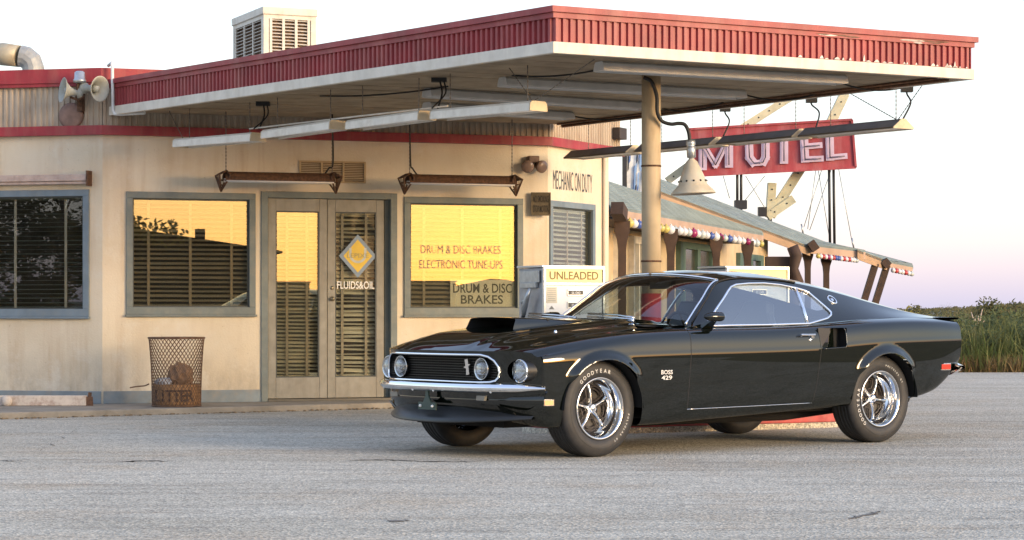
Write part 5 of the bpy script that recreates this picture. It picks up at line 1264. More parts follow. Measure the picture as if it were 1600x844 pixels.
def cut(bm, poly, ax=(0,2), third=(1,.6,9)):
    # split faces along a closed outline given in two of the axes; third = (axis, min, max) limits what is touched
    x0, x1 = min(p[0] for p in poly)-.03, max(p[0] for p in poly)+.03; y0, y1 = min(p[1] for p in poly)-.03, max(p[1] for p in poly)+.03
    for i in range(len(poly)):
        p, q_ = poly[i], poly[(i+1) % len(poly)]; lx0, lx1 = min(p[0],q_[0])-.02, max(p[0],q_[0])+.02; ly0, ly1 = min(p[1],q_[1])-.02, max(p[1],q_[1])+.02
        fs = [f for f in bm.faces if lx0 <= f.calc_center_median()[ax[0]] <= lx1 and ly0 <= f.calc_center_median()[ax[1]] <= ly1 and third[1] < f.calc_center_median()[third[0]] < third[2]]
        if not fs: continue
        es = {e for f in fs for e in f.edges}; vs_ = {v for f in fs for v in f.verts}
        co = [0,0,0]; co[ax[0]], co[ax[1]] = p; no = [0,0,0]; no[ax[0]], no[ax[1]] = -(q_[1]-p[1]), q_[0]-p[0]
        bmesh.ops.bisect_plane(bm, geom=list(fs)+list(es)+list(vs_), dist=1e-5, plane_co=co, plane_no=Vector(no).normalized())
    return [f for f in bm.faces if third[1] < f.calc_center_median()[third[0]] < third[2] and inside(poly, f.calc_center_median()[ax[0]], f.calc_center_median()[ax[1]])]
def extract(bm, faces):
    vs_ = []; ix = {}; fs = []
    for f in faces:
        q_ = []
        for v in f.verts:
            if v not in ix: ix[v] = len(vs_); vs_.append(v.co.copy())
            q_.append(ix[v])
        fs.append(tuple(q_))
    return vs_, fs
def both(vs_, fs, name, m, parent=None, sides=(1,-1), smooth=True, solid=0):
    out = []
    for s in sides:
        mb = MB(); mb.add([loc(*p, s) for p in vs_], [f if s > 0 else tuple(reversed(f)) for f in fs], smooth); o = mb.build(name, m, parent or car, local=True); out.append(o)
        if solid:
            md = o.modifiers.new('solid', 'SOLIDIFY'); md.thickness = solid; md.offset = -1
    return out
side_bvh = BVHTree.FromBMesh(bm)
def sv(a, z, bvh=None):
    h = (bvh or side_bvh).ray_cast(Vector((a, 2, z)), Vector((0,-1,0))); return h[0].y if h[0] else None
for ca, cz, r in ARCH:
    ap = [(ca+r*cos(t), cz+r*sin(t)) for t in np.linspace(0, 2*pi, 49)[:-1]]
    ap = [(ca+r, -.1)]+[(ca+r*cos(t), cz+r*sin(t)) for t in np.linspace(0, pi, 33)]+[(ca-r, -.1)]
    fs = cut(bm, ap, third=(1,.55,9)); bmesh.ops.delete(bm, geom=fs, context='FACES')
# open the cabin
fs = [f for f in bm.faces if .98 < f.calc_center_median().x < 3.2 and f.calc_center_median().y < .74 and f.calc_center_median().z > .8]; bmesh.ops.delete(bm, geom=fs, context='FACES')
SCOOP = [(2.06,.708),(2.298,.718),(2.312,.74),(2.312,.845),(2.30,.862),(2.03,.858)]
fs = cut(bm, SCOOP); bmesh.ops.delete(bm, geom=fs, context='FACES')
DOOR = [(.787,.90),(.783,.80),(.772,.69),(.756,.45),(.750,.304),(1.40,.310),(1.982,.317),(2.02,.52),(2.046,.70),(2.020,.90)]
dfs = cut(bm, DOOR, third=(1,.74,9)); dv_, df_ = extract(bm, dfs); bmesh.ops.delete(bm, geom=dfs, context='FACES')
bv_, bf_ = extract(bm, bm.faces)
mb = MB()
for s in (1, -1): mb.add([loc(*p, s) for p in bv_], [f if s > 0 else tuple(reversed(f)) for f in bf_], True)
body = mb.build('body', PAINT, car, local=True, weld=True)
doors = both(dv_, df_, 'door', PAINT)
# shut lines
def seam(pts, name, r, m, parent, side=1, off=0.0, n=6, bvh=None, sub=10):
    out = []
    for i in range(len(pts)-1):
        for k in range(sub): out.append((pts[i][0]+(pts[i+1][0]-pts[i][0])*k/sub, pts[i][1]+(pts[i+1][1]-pts[i][1])*k/sub))
    out.append(pts[-1]); P = []
    for a, z in out:
        v = sv(a, z, bvh)
        if v: P.append(loc(a, v+off, z, side))
    if len(P) > 1: return MB().tube(P, r, n).build(name, m, parent, local=True)
for s, d in ((1, doors[0]), (-1, doors[1])):
    seam([(.783,.855),(.772,.69),(.756,.45),(.750,.304)], 'shut_line', .0035, TRIM, d, s, -.0015); seam([(1.982,.317),(2.02,.52),(2.046,.70),(2.03,.85)], 'shut_line', .0035, TRIM, d, s, -.0015); seam([(.750,.304),(1.4,.310),(1.982,.317)], 'shut_line', .003, CHROMES, d, s, -.001)
# ---- greenhouse: top surface from cowl to tail, and side surface below the rail
TK = [0,.5,1,1.4,2,2.5,3,3.5,4,4.45]
RAIL = [(.885,.772,.878),(1.095,.692,1.045),(1.315,.615,1.196),(1.55,.592,1.222),(1.9,.582,1.212),(2.25,.577,1.172),(2.6,.575,1.112),(3.0,.57,1.035),(3.4,.575,.968),(3.68,.59,.935)]
CEN = [(.56,0,.925),(.86,0,1.105),(1.16,0,1.246),(1.50,0,1.287),(1.85,0,1.286),(2.25,0,1.252),(2.65,0,1.193),(3.05,0,1.108),(3.45,0,1.012),(3.74,0,.950)]
BELT = [(.865,.800,.868),(1.07,.806,.869),(1.3,.808,.872),(1.55,.808,.875),(1.9,.808,.884),(2.25,.803,.902),(2.6,.79,.922),(3.0,.77,.933),(3.4,.745,.931),(3.68,.725,.925)]
fr = [pchip(list(zip(TK, [p[i] for p in RAIL]))) for i in range(3)]; fc = [pchip(list(zip(TK, [p[i] for p in CEN]))) for i in range(3)]; fb = [pchip(list(zip(TK, [p[i] for p in BELT]))) for i in range(3)]
def top_pt(t, u):   # u 0 at the rail, 1 at the centre
    R_ = [float(f(t)) for f in fr]; C_ = [float(f(t)) for f in fc]; v = R_[1]*(1-u); k = 1-(v/R_[1])**2.3
    return (R_[0]+(C_[0]-R_[0])*(1-(v/R_[1])**2), v, R_[2]+(C_[2]-R_[2])*k)
def side_pt(t, u):  # u 0 at the belt, 1 at the rail
    R_ = [float(f(t)) for f in fr]; B_ = [float(f(t)) for f in fb]; s = u
    bulge = .016*sin(pi*u)*(1 if t < 2.3 else max(-1.2, 1-(t-2.3)*1.7))
    return (B_[0]+(R_[0]-B_[0])*s, B_[1]+(R_[1]-B_[1])*s+bulge, B_[2]+(R_[2]-B_[2])*s)
ts = np.linspace(0, 4.45, 130)
top = [[top_pt(t, u) for u in np.linspace(0, 1, 22)] for t in ts]
def top_obj(t0, t1, name, m, parent=None, u0=0, u1=1, off=0, nt=40, nu=24):
    P = [[top_pt(t, u) for u in np.linspace(u0, u1, nu)] for t in np.linspace(t0, t1, nt)]
    mb = MB()
    for s in (1, -1): mb.grid([[loc(p[0], p[1], p[2]+off, s) for p in row] for row in P], True, s < 0)
    return mb.build(name, m, parent or car, local=True, weld=True)
T_W = 1.0
roof = top_obj(T_W+.06, 2.62, 'roof', PAINT, nt=60)
ws = top_obj(.10, T_W+.02, 'windshield', CGL, None, .035, 1)
back = top_obj(2.66, 3.98, 'rear_window', CGL, None, .20, 1)
top_obj(2.62, 4.45, 'sail_panel', PAINT, roof, 0, .20, nt=40, nu=8); top_obj(3.98, 4.45, 'deck', PAINT, None, .20, 1, nt=16)
# A pillars: strip between windshield edge and rail
for s in (1, -1):
    P = [[top_pt(t, u) for u in np.linspace(-.0, .035, 3)] for t in np.linspace(0, T_W+.06, 24)]
    mb = MB(); mb.grid([[loc(*p, s) for p in row] for row in P], True, s < 0); 
    mb.build('a_pillar', PAINT, roof, local=True)
bs_ = bmesh.new(); us_ = np.linspace(0, 1, 34); sv_ = [[bs_.verts.new(side_pt(t, u)) for u in us_] for t in ts]
for i in range(len(ts)-1):
    for j in range(len(us_)-1): bs_.faces.new((sv_[i][j], sv_[i][j+1], sv_[i+1][j+1], sv_[i+1][j]))
bs_.normal_update(); gh_bvh = BVHTree.FromBMesh(bs_)
WINP = [(1.00,.881),(1.17,1.005),(1.345,1.125),(1.40,1.158),(1.46,1.175),(1.60,1.185),(1.76,1.188),(1.92,1.178),(2.08,1.156),(2.17,1.136),(2.20,1.122),(2.31,.992),(2.318,.975),(2.30,.955),(2.24,.930),(2.03,.892),(1.60,.885)]
wf_ = cut(bs_, WINP, third=(1,.3,9)); gv, gf = extract(bs_, wf_); bmesh.ops.delete(bs_, geom=wf_, context='FACES')
sv2, sf2 = extract(bs_, bs_.faces); both(sv2, sf2, 'side_panel', PAINT, roof)
both([(p.x, p.y-.012, p.z) for p in gv], gf, 'side_window', glass_mat('side_glass', (.62,.70,.74), refl=.20, boost=1.4))
def ghv(a, z): return sv(a, z, gh_bvh)
for s in (1, -1):
    pts = WINP+[WINP[0]]; P = []
    for i in range(len(pts)-1):
        for k in range(5):
            a, z = pts[i][0]+(pts[i+1][0]-pts[i][0])*k/5, pts[i][1]+(pts[i+1][1]-pts[i][1])*k/5; v = ghv(a, z)
            if v: P.append(loc(a, v, z, s))
    MB().tube(P, .0085, 8, closed=True).build('window_trim', CHROME, roof, local=True)
    # bright bar between door glass and quarter glass
    P = [loc(a, ghv(a, z)-.006, z, s) for a, z in ((2.02,.893),(2.045,1.0),(2.068,1.10),(2.08,1.152))]; MB().tube(P, .012, 8).build('glass_divider', CHROME, roof, local=True)
    P = [loc(*top_pt(t, .035), s)+Vector((0,0,.004)) for t in np.linspace(.02, T_W+.02, 20)]+[loc(*top_pt(T_W+.04, u), s)+Vector((0,0,.005)) for u in np.linspace(.05, 1, 14)]; MB().tube(P, .0085, 6).build('windshield_trim', CHROME, roof, local=True)
    P = [loc(*top_pt(t, 0), s)+Vector((0,-s*.004,.004)) for t in np.linspace(.06, 2.3, 40)]; MB().tube(P, .006, 6).build('drip_rail', TRIM, roof, local=True)
    # round emblem on the sail panel
    a, z = 2.425, 1.068; v = ghv(a, z); v2 = ghv(a+.02, z); v3 = ghv(a, z+.02)
    nrm = Vector((.02, v2-v, 0)).cross(Vector((0, v3-v, .02))); nrm = nrm if nrm.y > 0 else -nrm; nl_ = loc(*nrm, s).normalized(); M = basis(loc(a, v, z, s), nl_.orthogonal(), nl_.cross(nl_.orthogonal()), nl_)
    mb = MB(); mb.lathe([(.046,0),(.046,.006),(.038,.009),(.034,.006)], M, 24); mb.lathe([(0,.007),(.012,.007),(.016,.004)], M, 12); em = mb.build('sail_emblem', CHROME, roof, local=True)
    mb = MB(); mb.lathe([(.034,.005),(0,.005)], M, 24); mb.build('emblem_field', MATTE, em, local=True)
# cowl between hood and windshield
P = [[(a, v, z) for v in np.linspace(.74, 0, 12)] for a, z in ((.45,.86),(.75,.885),(.95,.86))]
# ---- hood scoop
SC0, SC1 = -.335, .50
mb = MB(); P = []
def hood_z(a): return float(zh(a))+.016
for a in np.linspace(0, 1, 26):
    x = SC0+.075+(SC1-SC0-.075)*a; ln = .055*(1-a)**5; top_ = .935-.004*a; base = min(top_, hood_z(x)-.01); wd = .262-.035*a; wb2 = wd+.012*(1-a)+.008; e = max(0, 1-a**3)
    tz = base+(top_-base)*e+.0
    P.append([(x-ln*max(0, (tz-z)/(tz-base+.01)), v, z) for v, z in ((wb2, base-.01), (wd+.006, base+(tz-base)*.5), (wd, tz-.012), (wd-.015, tz-.001), (wd*.6, tz+.004), (0, tz+.006))])
mb = MB()
for s in (1, -1): mb.grid([[loc(*p, s) for p in row] for row in P], True, s > 0)
scp = mb.build('hood_scoop', PAINT, car, local=True)
mb = MB(); f0 = P[0]
for s in (1, -1):
    lip = [loc(*p, s) for p in f0]; low = [loc(SC0-.0, p[1], max(.79, hood_z(SC0)-.02), s) for p in f0]
    inner = [loc(.02, p[1]*.93, min(p[2], .925)-.008, s) for p in f0]
    for i in range(len(f0)-1): mb.quad(lip[i], lip[i+1], inner[i+1], inner[i]) if s > 0 else mb.quad(lip[i+1], lip[i], inner[i], inner[i+1])
mb.box((.03, 0, .87), (.012, .50, .11)); mb.build('scoop_opening', WELL, scp, local=True)
# scoop lower lip running forward
mb = MB()
for s in (1, -1):
    mb.grid([[loc(SC0+.078, v, z, s) for v, z in ((.297,.822),(.262,.852))], [loc(SC0, v, z, s) for v, z in ((.29,.815),(.255,.824))]], False, s < 0)
mb.build('scoop_lip', PAINT, scp, local=True)
for s in (1, -1):
    mb = MB(); mb.sphere(loc(-.12, .52, side_bvh.ray_cast(Vector((-.12,.52,2)), Vector((0,0,-1)))[0].z+.001, s), .012, 8, 6); mb.build('hood_pin', CHROME, car, local=True)
# hood shut lines
for s in (1, -1):
    P = []
    for i, a in enumerate(sta):
        if a < .62:
            j = int(np.argmin([abs(p[1]-.705) for p in GRID[i]])); P.append(loc(GRID[i][j][0], GRID[i][j][1], GRID[i][j][2]-.0015, s))
    MB().tube(P, .0032, 5).build('hood_gap', TRIM, body, local=True)
# ---- nose
ring0 = [(p[1], p[2]) for p in GRID[0]]; i4 = max(range(len(ring0)), key=lambda i: ring0[i][0])
upper = sorted([(v, z) for v, z in ring0[i4:]]); uv = np.array([p[0] for p in upper]); uz_ = np.array([p[1] for p in upper])
def ztop(v): return float(np.interp(abs(v), uv, uz_))
NZ0 = .40
bn_ = bmesh.new(); vg = np.linspace(0, .864, 60); tg = np.linspace(0, 1, 34)
nv = [[bn_.verts.new((a_nose(v)+.025*(t)*(1-t)*0+(.015*(1-t)), v, NZ0+(ztop(v)-NZ0)*t)) for t in tg] for v in vg]
for i in range(len(vg)-1):
    for j in range(len(tg)-1): bn_.faces.new((nv[i][j], nv[i+1][j], nv[i+1][j+1], nv[i][j+1]))
GR = [(-.1,.512),(.50,.510),(.58,.513),(.616,.523),(.636,.545),(.641,.575),(.632,.618),(.606,.655),(.566,.681),(.51,.693),(-.1,.692)]
gfs = cut(bn_, GR, ax=(1,2), third=(0,-2,2)); bmesh.ops.delete(bn_, geom=gfs, context='FACES')
HL = (.757, .588, .073); hp_ = [(HL[0]+HL[2]*1.04*cos(t), HL[1]+HL[2]*1.04*sin(t)) for t in np.linspace(0, 2*pi, 33)[:-1]]
hfs = cut(bn_, hp_, ax=(1,2), third=(0,-2,2)); bmesh.ops.delete(bn_, geom=hfs, context='FACES')
nv_, nf_ = extract(bn_, bn_.faces); mb = MB()
for s in (1, -1): mb.add([loc(*p, s) for p in nv_], [tuple(reversed(f)) if s > 0 else f for f in nf_], True)
mb.build('nose_panel', PAINT, car, local=True, weld=True)
# grille: recessed tunnel, honeycomb, inner lamps
gpts = [(v, z) for v, z in GR if v >= 0]; gpts = [(0,.512)]+gpts+[(0,.692)]
def dens(pts, k=6):
    o_ = []
    for i in range(len(pts)-1): o_ += [(pts[i][0]+(pts[i+1][0]-pts[i][0])*j/k, pts[i][1]+(pts[i+1][1]-pts[i][1])*j/k) for j in range(k)]
    return o_+[pts[-1]]
gd = dens(gpts); mb = MB()
for s in (1, -1): mb.grid([[loc(a_nose(v), v, z, s) for v, z in gd], [loc(a_nose(v)*.2-.70*.8+.05, v*.97, .60+(z-.60)*.95, s) for v, z in gd]], False, s < 0)
gt = mb.build('grille', MATTE, car, local=True)
mb = MB(); mb.box((-.625, 0, .60), (.01, 1.26, .21)); mb.build('grille_back', WELL, gt, local=True)
mb = MB()
for i in range(10): z = .525+.0172*i; mb.box((-.675, 0, z), (.03, 1.22, .004))
for i in range(56): v = -.605+i*.022; mb.box((-.672, v, .60), (.026, .003, .17))
mb.build('grille_mesh', mat('grille_black', (.02,.019,.017), .4, var=.1), gt, local=True)
P = [loc(a_nose(v)-.004, v, z, 1) for v, z in gd]+[loc(a_nose(v)-.004, v, z, -1) for v, z in reversed(gd)][1:-1]
MB().tube(P, .0075, 8, closed=True).build('grille_trim', CHROME, car, local=True)
def headlight(v, z, a, r, nm_):
    M = basis(loc(a, v, z), (0,-1,0), (0,0,1), (-1,0,0))
    mb = MB(); mb.lathe([(r*1.10,.0),(r*1.12,.012),(r*1.06,.016),(r*.97,.004)], M, 32); o = mb.build(nm_, CHROMES, car, local=True)
    mb = MB(); mb.lathe([(r*.98,.004),(r*.9,.014),(r*.6,.026),(r*.3,.031),(0,.033)], M, 32); mb.build('lens', LENS, o, local=True)
    mb = MB(); mb.lathe([(r*.97,.002),(r*.75,-.022),(r*.4,-.038),(0,-.045)], M, 32); mb.build('reflector', CHROME, o, local=True)
    mb = MB(); mb.lathe([(0,-.03),(r*.14,-.028),(r*.16,-.005),(0,.002)], M, 12); mb.build('bulb_shield', CHROMES, o, local=True)
    mb = MB(); mb.lathe([(r*1.08,-.12),(r*1.08,.0)], M, 32); mb.build('bucket', MATTE, o, local=True)
    mb = MB()
    for k in range(-4, 5): y = k*r*.21; w2 = sqrt(max(0, (r*.93)**2-y*y)); mb.tube([M @ Vector((y, t*w2, .014+.018*(1-(t*w2/r)**2-(y/r)**2))) for t in (-1,-.5,0,.5,1)], .0012, 4)
    mb.build('lens_flute', LENS, o, local=True)
for s in (1, -1):
    headlight(s*.757, .588, -.607, .071, 'headlight'); headlight(s*.468, .598, -.705, .068, 'driving_lamp')
# running-horse style badge in the grille: plain bar badge
mb = MB(); Mb_ = basis(loc(-.70, .30, .605), (0,-1,0), (0,0,1), (-1,0,0)) @ Matrix.Rotation(radians(8), 4, 'Z')
mb.prism([(-.016,.055),(.018,.055),(.02,.02),(.044,.016),(.02,.006),(.022,-.05),(-.012,-.05),(-.008,-.006),(-.034,.004),(-.012,.012)], Mb_, 0, .012); mb.build('grille_badge', CHROMES, car, local=True)
# ---- front bumper: swept blade
def bump_path(n=60, w_=.905):
    out = []
    for i in range(n+1):
        v = -w_+2*w_*i/n; av = abs(v); out.append((-.845+.33*(av/.905)**3.0, v))
    return out
def sweep(path, prof, z0, name, m, zfun=None):
    mb = MB(); P = []
    for i, (a, v) in enumerate(path):
        a0_, b0_ = path[max(0, i-1)], path[min(len(path)-1, i+1)]; t = Vector((b0_[0]-a0_[0], b0_[1]-a0_[1], 0)).normalized(); nn = Vector((t.y, -t.x, 0))
        if nn.x > 0: nn = -nn
        e = min(1, .35+2.2*min(i, len(path)-1-i)/len(path)*4); dz = zfun(v) if zfun else 0
        P.append([Vector((a, -v, z0+dz+h_*e))+Vector((nn.x*o_, -nn.y*o_*1, 0)) for o_, h_ in prof])
    mb.grid(P, True, True); mb.f.append(tuple(range(len(prof)))); mb.sm.append(False); return mb.build(name, m, car, local=True)
sweep(bump_path(), [(-.02,.028),(.012,.030),(.026,.021),(.034,.008),(.036,0),(.030,-.014),(.016,-.028),(-.005,-.031),(-.02,-.026)], .474, 'front_bumper', CHROME)
# bumper blade behind grille sides: bright wedge
# ---- valance and chin spoiler
mb = MB(); P = []
for i in range(61):
    v = -.868+1.736*i/60; av = abs(v); a = -.775+.275*(av/.868)**3.4
    P.append([(a+.035, -v, .455), (a+.005, -v, .42), (a+.0, -v, .38), (a+.02, -v, .33), (a+.06, -v, .29)])
mb.grid(P, True, False); val = mb.build('valance', PAINT, car, local=True)
mb = MB(); P = []
for i in range(61):
    v = -.80+1.60*i/60; av = abs(v); a = -.775+.30*(av/.80)**2.6; dz = .035*(av/.8)**2
    P.append([(a+.05, -v, .345+dz), (a-.0, -v, .335+dz), (a-.045, -v, .265+dz), (a-.075, -v, .238+dz), (a-.070, -v, .230+dz), (a+.03, -v, .262+dz)])
mb.grid(P, True, False); mb.build('chin_spoiler', MATTE, car, local=True)
for s in (1, -1):
    mb = MB(); M = basis(loc(-.738, .50, .405, s), (0,-1,0), (0,0,1), (-1,0,0)); mb.prism([(-.052,.016),(.052,.016),(.040,-.016),(-.040,-.016)], M, -.01, .012); mb.build('parking_lamp', mat('parking_lens', (.22,.21,.18), .2, coat=1), car, local=True)
    # side marker
    v = .872; mb = MB(); M = basis(loc(-.455, v-.005, .375, s), (cos(radians(12)), -s*sin(radians(12))*-1*0+0, 0), (0,0,1)); mb.box((-.455, -s*(float(v4(-.455))-.012), .378), (.075,.022,.030)); mb.build('side_marker', AMB, car, local=True)
    mb = MB(); mb.box((-.455, -s*(float(v4(-.455))-.013), .378), (.085,.020,.040)); mb.build('marker_bezel', CHROMES, car, local=True)
    for k in (.12, .62): mb = MB(); mb.sphere(loc(-.845+.33*(k/.905)**3-.012, k, .448, s), .011, 8, 5); mb.build('bumper_bolt', CHROME, car, local=True)
GRN = mat('plate_bracket', (.03,.055,.045), .5)
mb = MB(); M = basis(loc(-.835, .02, .345), (0,-1,0), (0,0,1), (-1,0,0)); mb.box((0,-.005,0), (.20,.05,.012), M); mb.prism([(-.045,.02),(.045,.02),(.018,.06),(.014,.10),(-.014,.10),(-.018,.06)], M, -.006, .006); pb = mb.build('plate_bracket', GRN, car, local=True)
mb = MB()
for x in (-.07, .07): mb.sphere((x, -.005, .01), .011, 8, 5, M=M)
mb.build('bracket_bolt', WHITETXT, pb, local=True)
# ---- quarter scoops
for s in (1, -1):
    vA, vB = sv(2.03, .79)-.004, sv(2.30, .79)
    mb = MB(); mb.quad(*[loc(*p, s) for p in ((2.05,vA,.705),(2.245,vB-.055,.715),(2.235,vB-.055,.862),(2.025,vA,.862))][::s]); 
    mb.quad(*[loc(*p, s) for p in ((2.03,vA-.0,.860),(2.23,vB-.055,.860),(2.305,vB-.01,.862))][::s]); mb.build('scoop_ramp', PAINT, body, local=True)
    mb = MB(); mb.quad(*[loc(*p, s) for p in ((2.235,vB-.052,.71),(2.32,vB-.085,.71),(2.32,vB-.085,.87),(2.23,vB-.052,.87))][::s]); mb.quad(*[loc(*p, s) for p in ((2.318,vB-.09,.70),(2.318,vB+.0,.715),(2.318,vB-.0,.86),(2.318,vB-.09,.87))][::s])
    mb.quad(*[loc(*p, s) for p in ((2.05,vA,.708),(2.31,vB,.716),(2.31,vB-.09,.716),(2.2,vB-.06,.712))][::s]); mb.build('scoop_throat', WELL, body, local=True)
    P = []; 
    for i in range(len(SCOOP)-2):
        for k in range(5): a, z = SCOOP[i][0]+(SCOOP[i+1][0]-SCOOP[i][0])*k/5, SCOOP[i][1]+(SCOOP[i+1][1]-SCOOP[i][1])*k/5; v = sv(a, z); P.append(loc(a, v+.001, z, s))
    MB().tube(P, .006, 6).build('scoop_edge', PAINT, body, local=True)
# ---- handles, mirrors, letters, markers
for s, d in ((1, doors[0]), (-1, doors[1])):
    v = sv(1.92, .808); mb = MB(); mb.box((1.90, -s*(v+.022), .812), (.145,.022,.016)); mb.box((1.955, -s*(v+.008), .80), (.03,.028,.03)); mb.box((1.84, -s*(v+.008), .808), (.02,.026,.018)); h_ = mb.build('handle', CHROME, d, local=True, bevel=.005)
    mb = MB(); mb.lathe([(0,.012),(.013,.012),(.016,0)], basis(loc(1.945, v-.002, .775, s), (1,0,0), (0,0,1)) if s > 0 else basis(loc(1.945, v-.002, .775, s), (-1,0,0), (0,0,1)), 12); mb.build('door_lock', CHROME, d, local=True)
    # racing mirror
    v = sv(.98, .86) or .82; mb = MB(); c = loc(1.01, v+.075, .945, s)
    mb.lathe([(0,-.115),(.018,-.105),(.036,-.075),(.046,-.03),(.048,.02),(.046,.038)], basis(c, (0,1,0), (0,0,1)) @ Matrix.Diagonal((1.0,.72,1,1)), 20); mir = mb.build('door_mirror', PAINT, d, local=True)
    mb = MB(); mb.lathe([(.046,.038),(.044,.042),(.040,.034),(0,.034)], basis(c, (0,1,0), (0,0,1)) @ Matrix.Diagonal((1.0,.72,1,1)), 20); mb.build('mirror_glass', CHROME, mir, local=True)
    mb = MB(); mb.add([loc(*p, s) for p in ((.95,v-.02,.86),(1.06,v-.02,.865),(1.04,v+.06,.93),(.98,v+.06,.92),(.95,v-.04,.875),(1.06,v-.04,.88),(1.04,v+.045,.94),(.98,v+.045,.93))], [(0,1,2,3),(7,6,5,4),(0,3,7,4),(1,5,6,2),(3,2,6,7)]); mb.build('mirror_foot', PAINT, mir, local=True)
    for txt, z, w_ in (('BOSS', .565, .105), ('429', .527, .098)):
        a0 = .548; v = sv(a0, z)+.0035; M = basis(loc(a0, v, z, s), (1,0,0) if s > 0 else (-1,0,0), (0,0,1)); t_ = MB(); put_text(t_, txt, M, w=w_, h=.030, bold=.025); t_.build('lettering', LETTER, body, local=True)
    v = sv(3.45, .555); mb = MB(); mb.box((3.45, -s*(v-.004), .557), (.120,.020,.056)); mb.build('marker_bezel', CHROMES, car, local=True, bevel=.003); mb = MB(); mb.box((3.45, -s*(v+.001), .557), (.102,.020,.040)); mb.build('side_marker', REDL, car, local=True, bevel=.003)
# ---- tail
ringN = [(p[1], p[2]) for p in GRID[-1]]; mb = MB(); cz_ = .74
zN = [p for p in ringN if p[1] > .5]
P = [[loc(3.66+.05*(1-(v/.85)**2), v*k, .74+(z-.74)*k) for v, z in ringN] for k in (1, .97)]
mb = MB(); 
for s in (1, -1): mb.add([loc(3.655, v, z, s) for v, z in ringN]+[loc(3.69, .0, .74, s)], [(i, i+1, len(ringN)) if s < 0 else (i+1, i, len(ringN)) for i in range(len(ringN)-1)])
mb.build('tail_panel', MATTE, car, local=True)
for s in (1, -1):
    for k in range(3): mb = MB(); mb.box((3.69, -s*(.42+.11*k), .76), (.06,.085,.14)); mb.build('tail_lamp', REDL, car, local=True, bevel=.01)
sweep([(3.69-.12*(abs(v)/.90)**5, v) for v in np.linspace(-.90, .90, 50)], [(.02,.044),(-.012,.046),(-.03,.034),(-.042,0),(-.03,-.034),(-.012,-.060),(.02,-.065)], .552, 'rear_bumper', CHROME)
mb = MB(); P = []
for v in np.linspace(-.74, .74, 30):
    e = abs(v)/.74; P.append([(3.34, -v, .936-.012*e), (3.52, -v, .948-.012*e), (3.70, -v, .955-.02*e), (3.745, -v, .953-.02*e), (3.735, -v, .940-.02*e), (3.60, -v, .925-.012*e)])
mb.grid(P, True, False); mb.build('rear_spoiler', MATTE, car, local=True)
# ---- underside, wheel wells, exhaust
mb = MB(); mb.box((1.5, 0, .27), (3.4, 1.2, .06)); mb.box((.35, -.45, .215), (.45,.18,.06)); mb.tube([(.4,.35,.20),(2.2,.38,.20),(3.5,.42,.30)], .035, 8); mb.tube([(.4,-.35,.20),(2.2,-.38,.20),(3.5,-.42,.30)], .035, 8); mb.box((-.1,0,.30), (.9,1.0,.2)); mb.tube([(WB,-.7,.31),(WB,.7,.31)], .05, 8); mb.tube([(0,-.7,.30),(0,.7,.30)], .03, 8); mb.build('underbody', WELL, car, local=True)
for ca, cz, r in ARCH:
    for s in (1, -1):
        mb = MB(); q_ = [(r+.012, t) for t in np.linspace(-.15, pi+.15, 26)]
        P = [[loc(ca+(r+.010)*cos(t), v, cz+(r+.010)*sin(t), s) for t in np.linspace(.02, pi-.02, 26)] for v in (.895, .56)]
        mb.grid(P, True, s < 0); c_ = loc(ca, .56, cz, s); mb.add([loc(ca+(r+.01)*cos(t), .56, cz+(r+.01)*sin(t), s) for t in np.linspace(.02, pi-.02, 26)], [tuple(range(26))]); mb.build('wheel_liner', WELL, body, local=True)
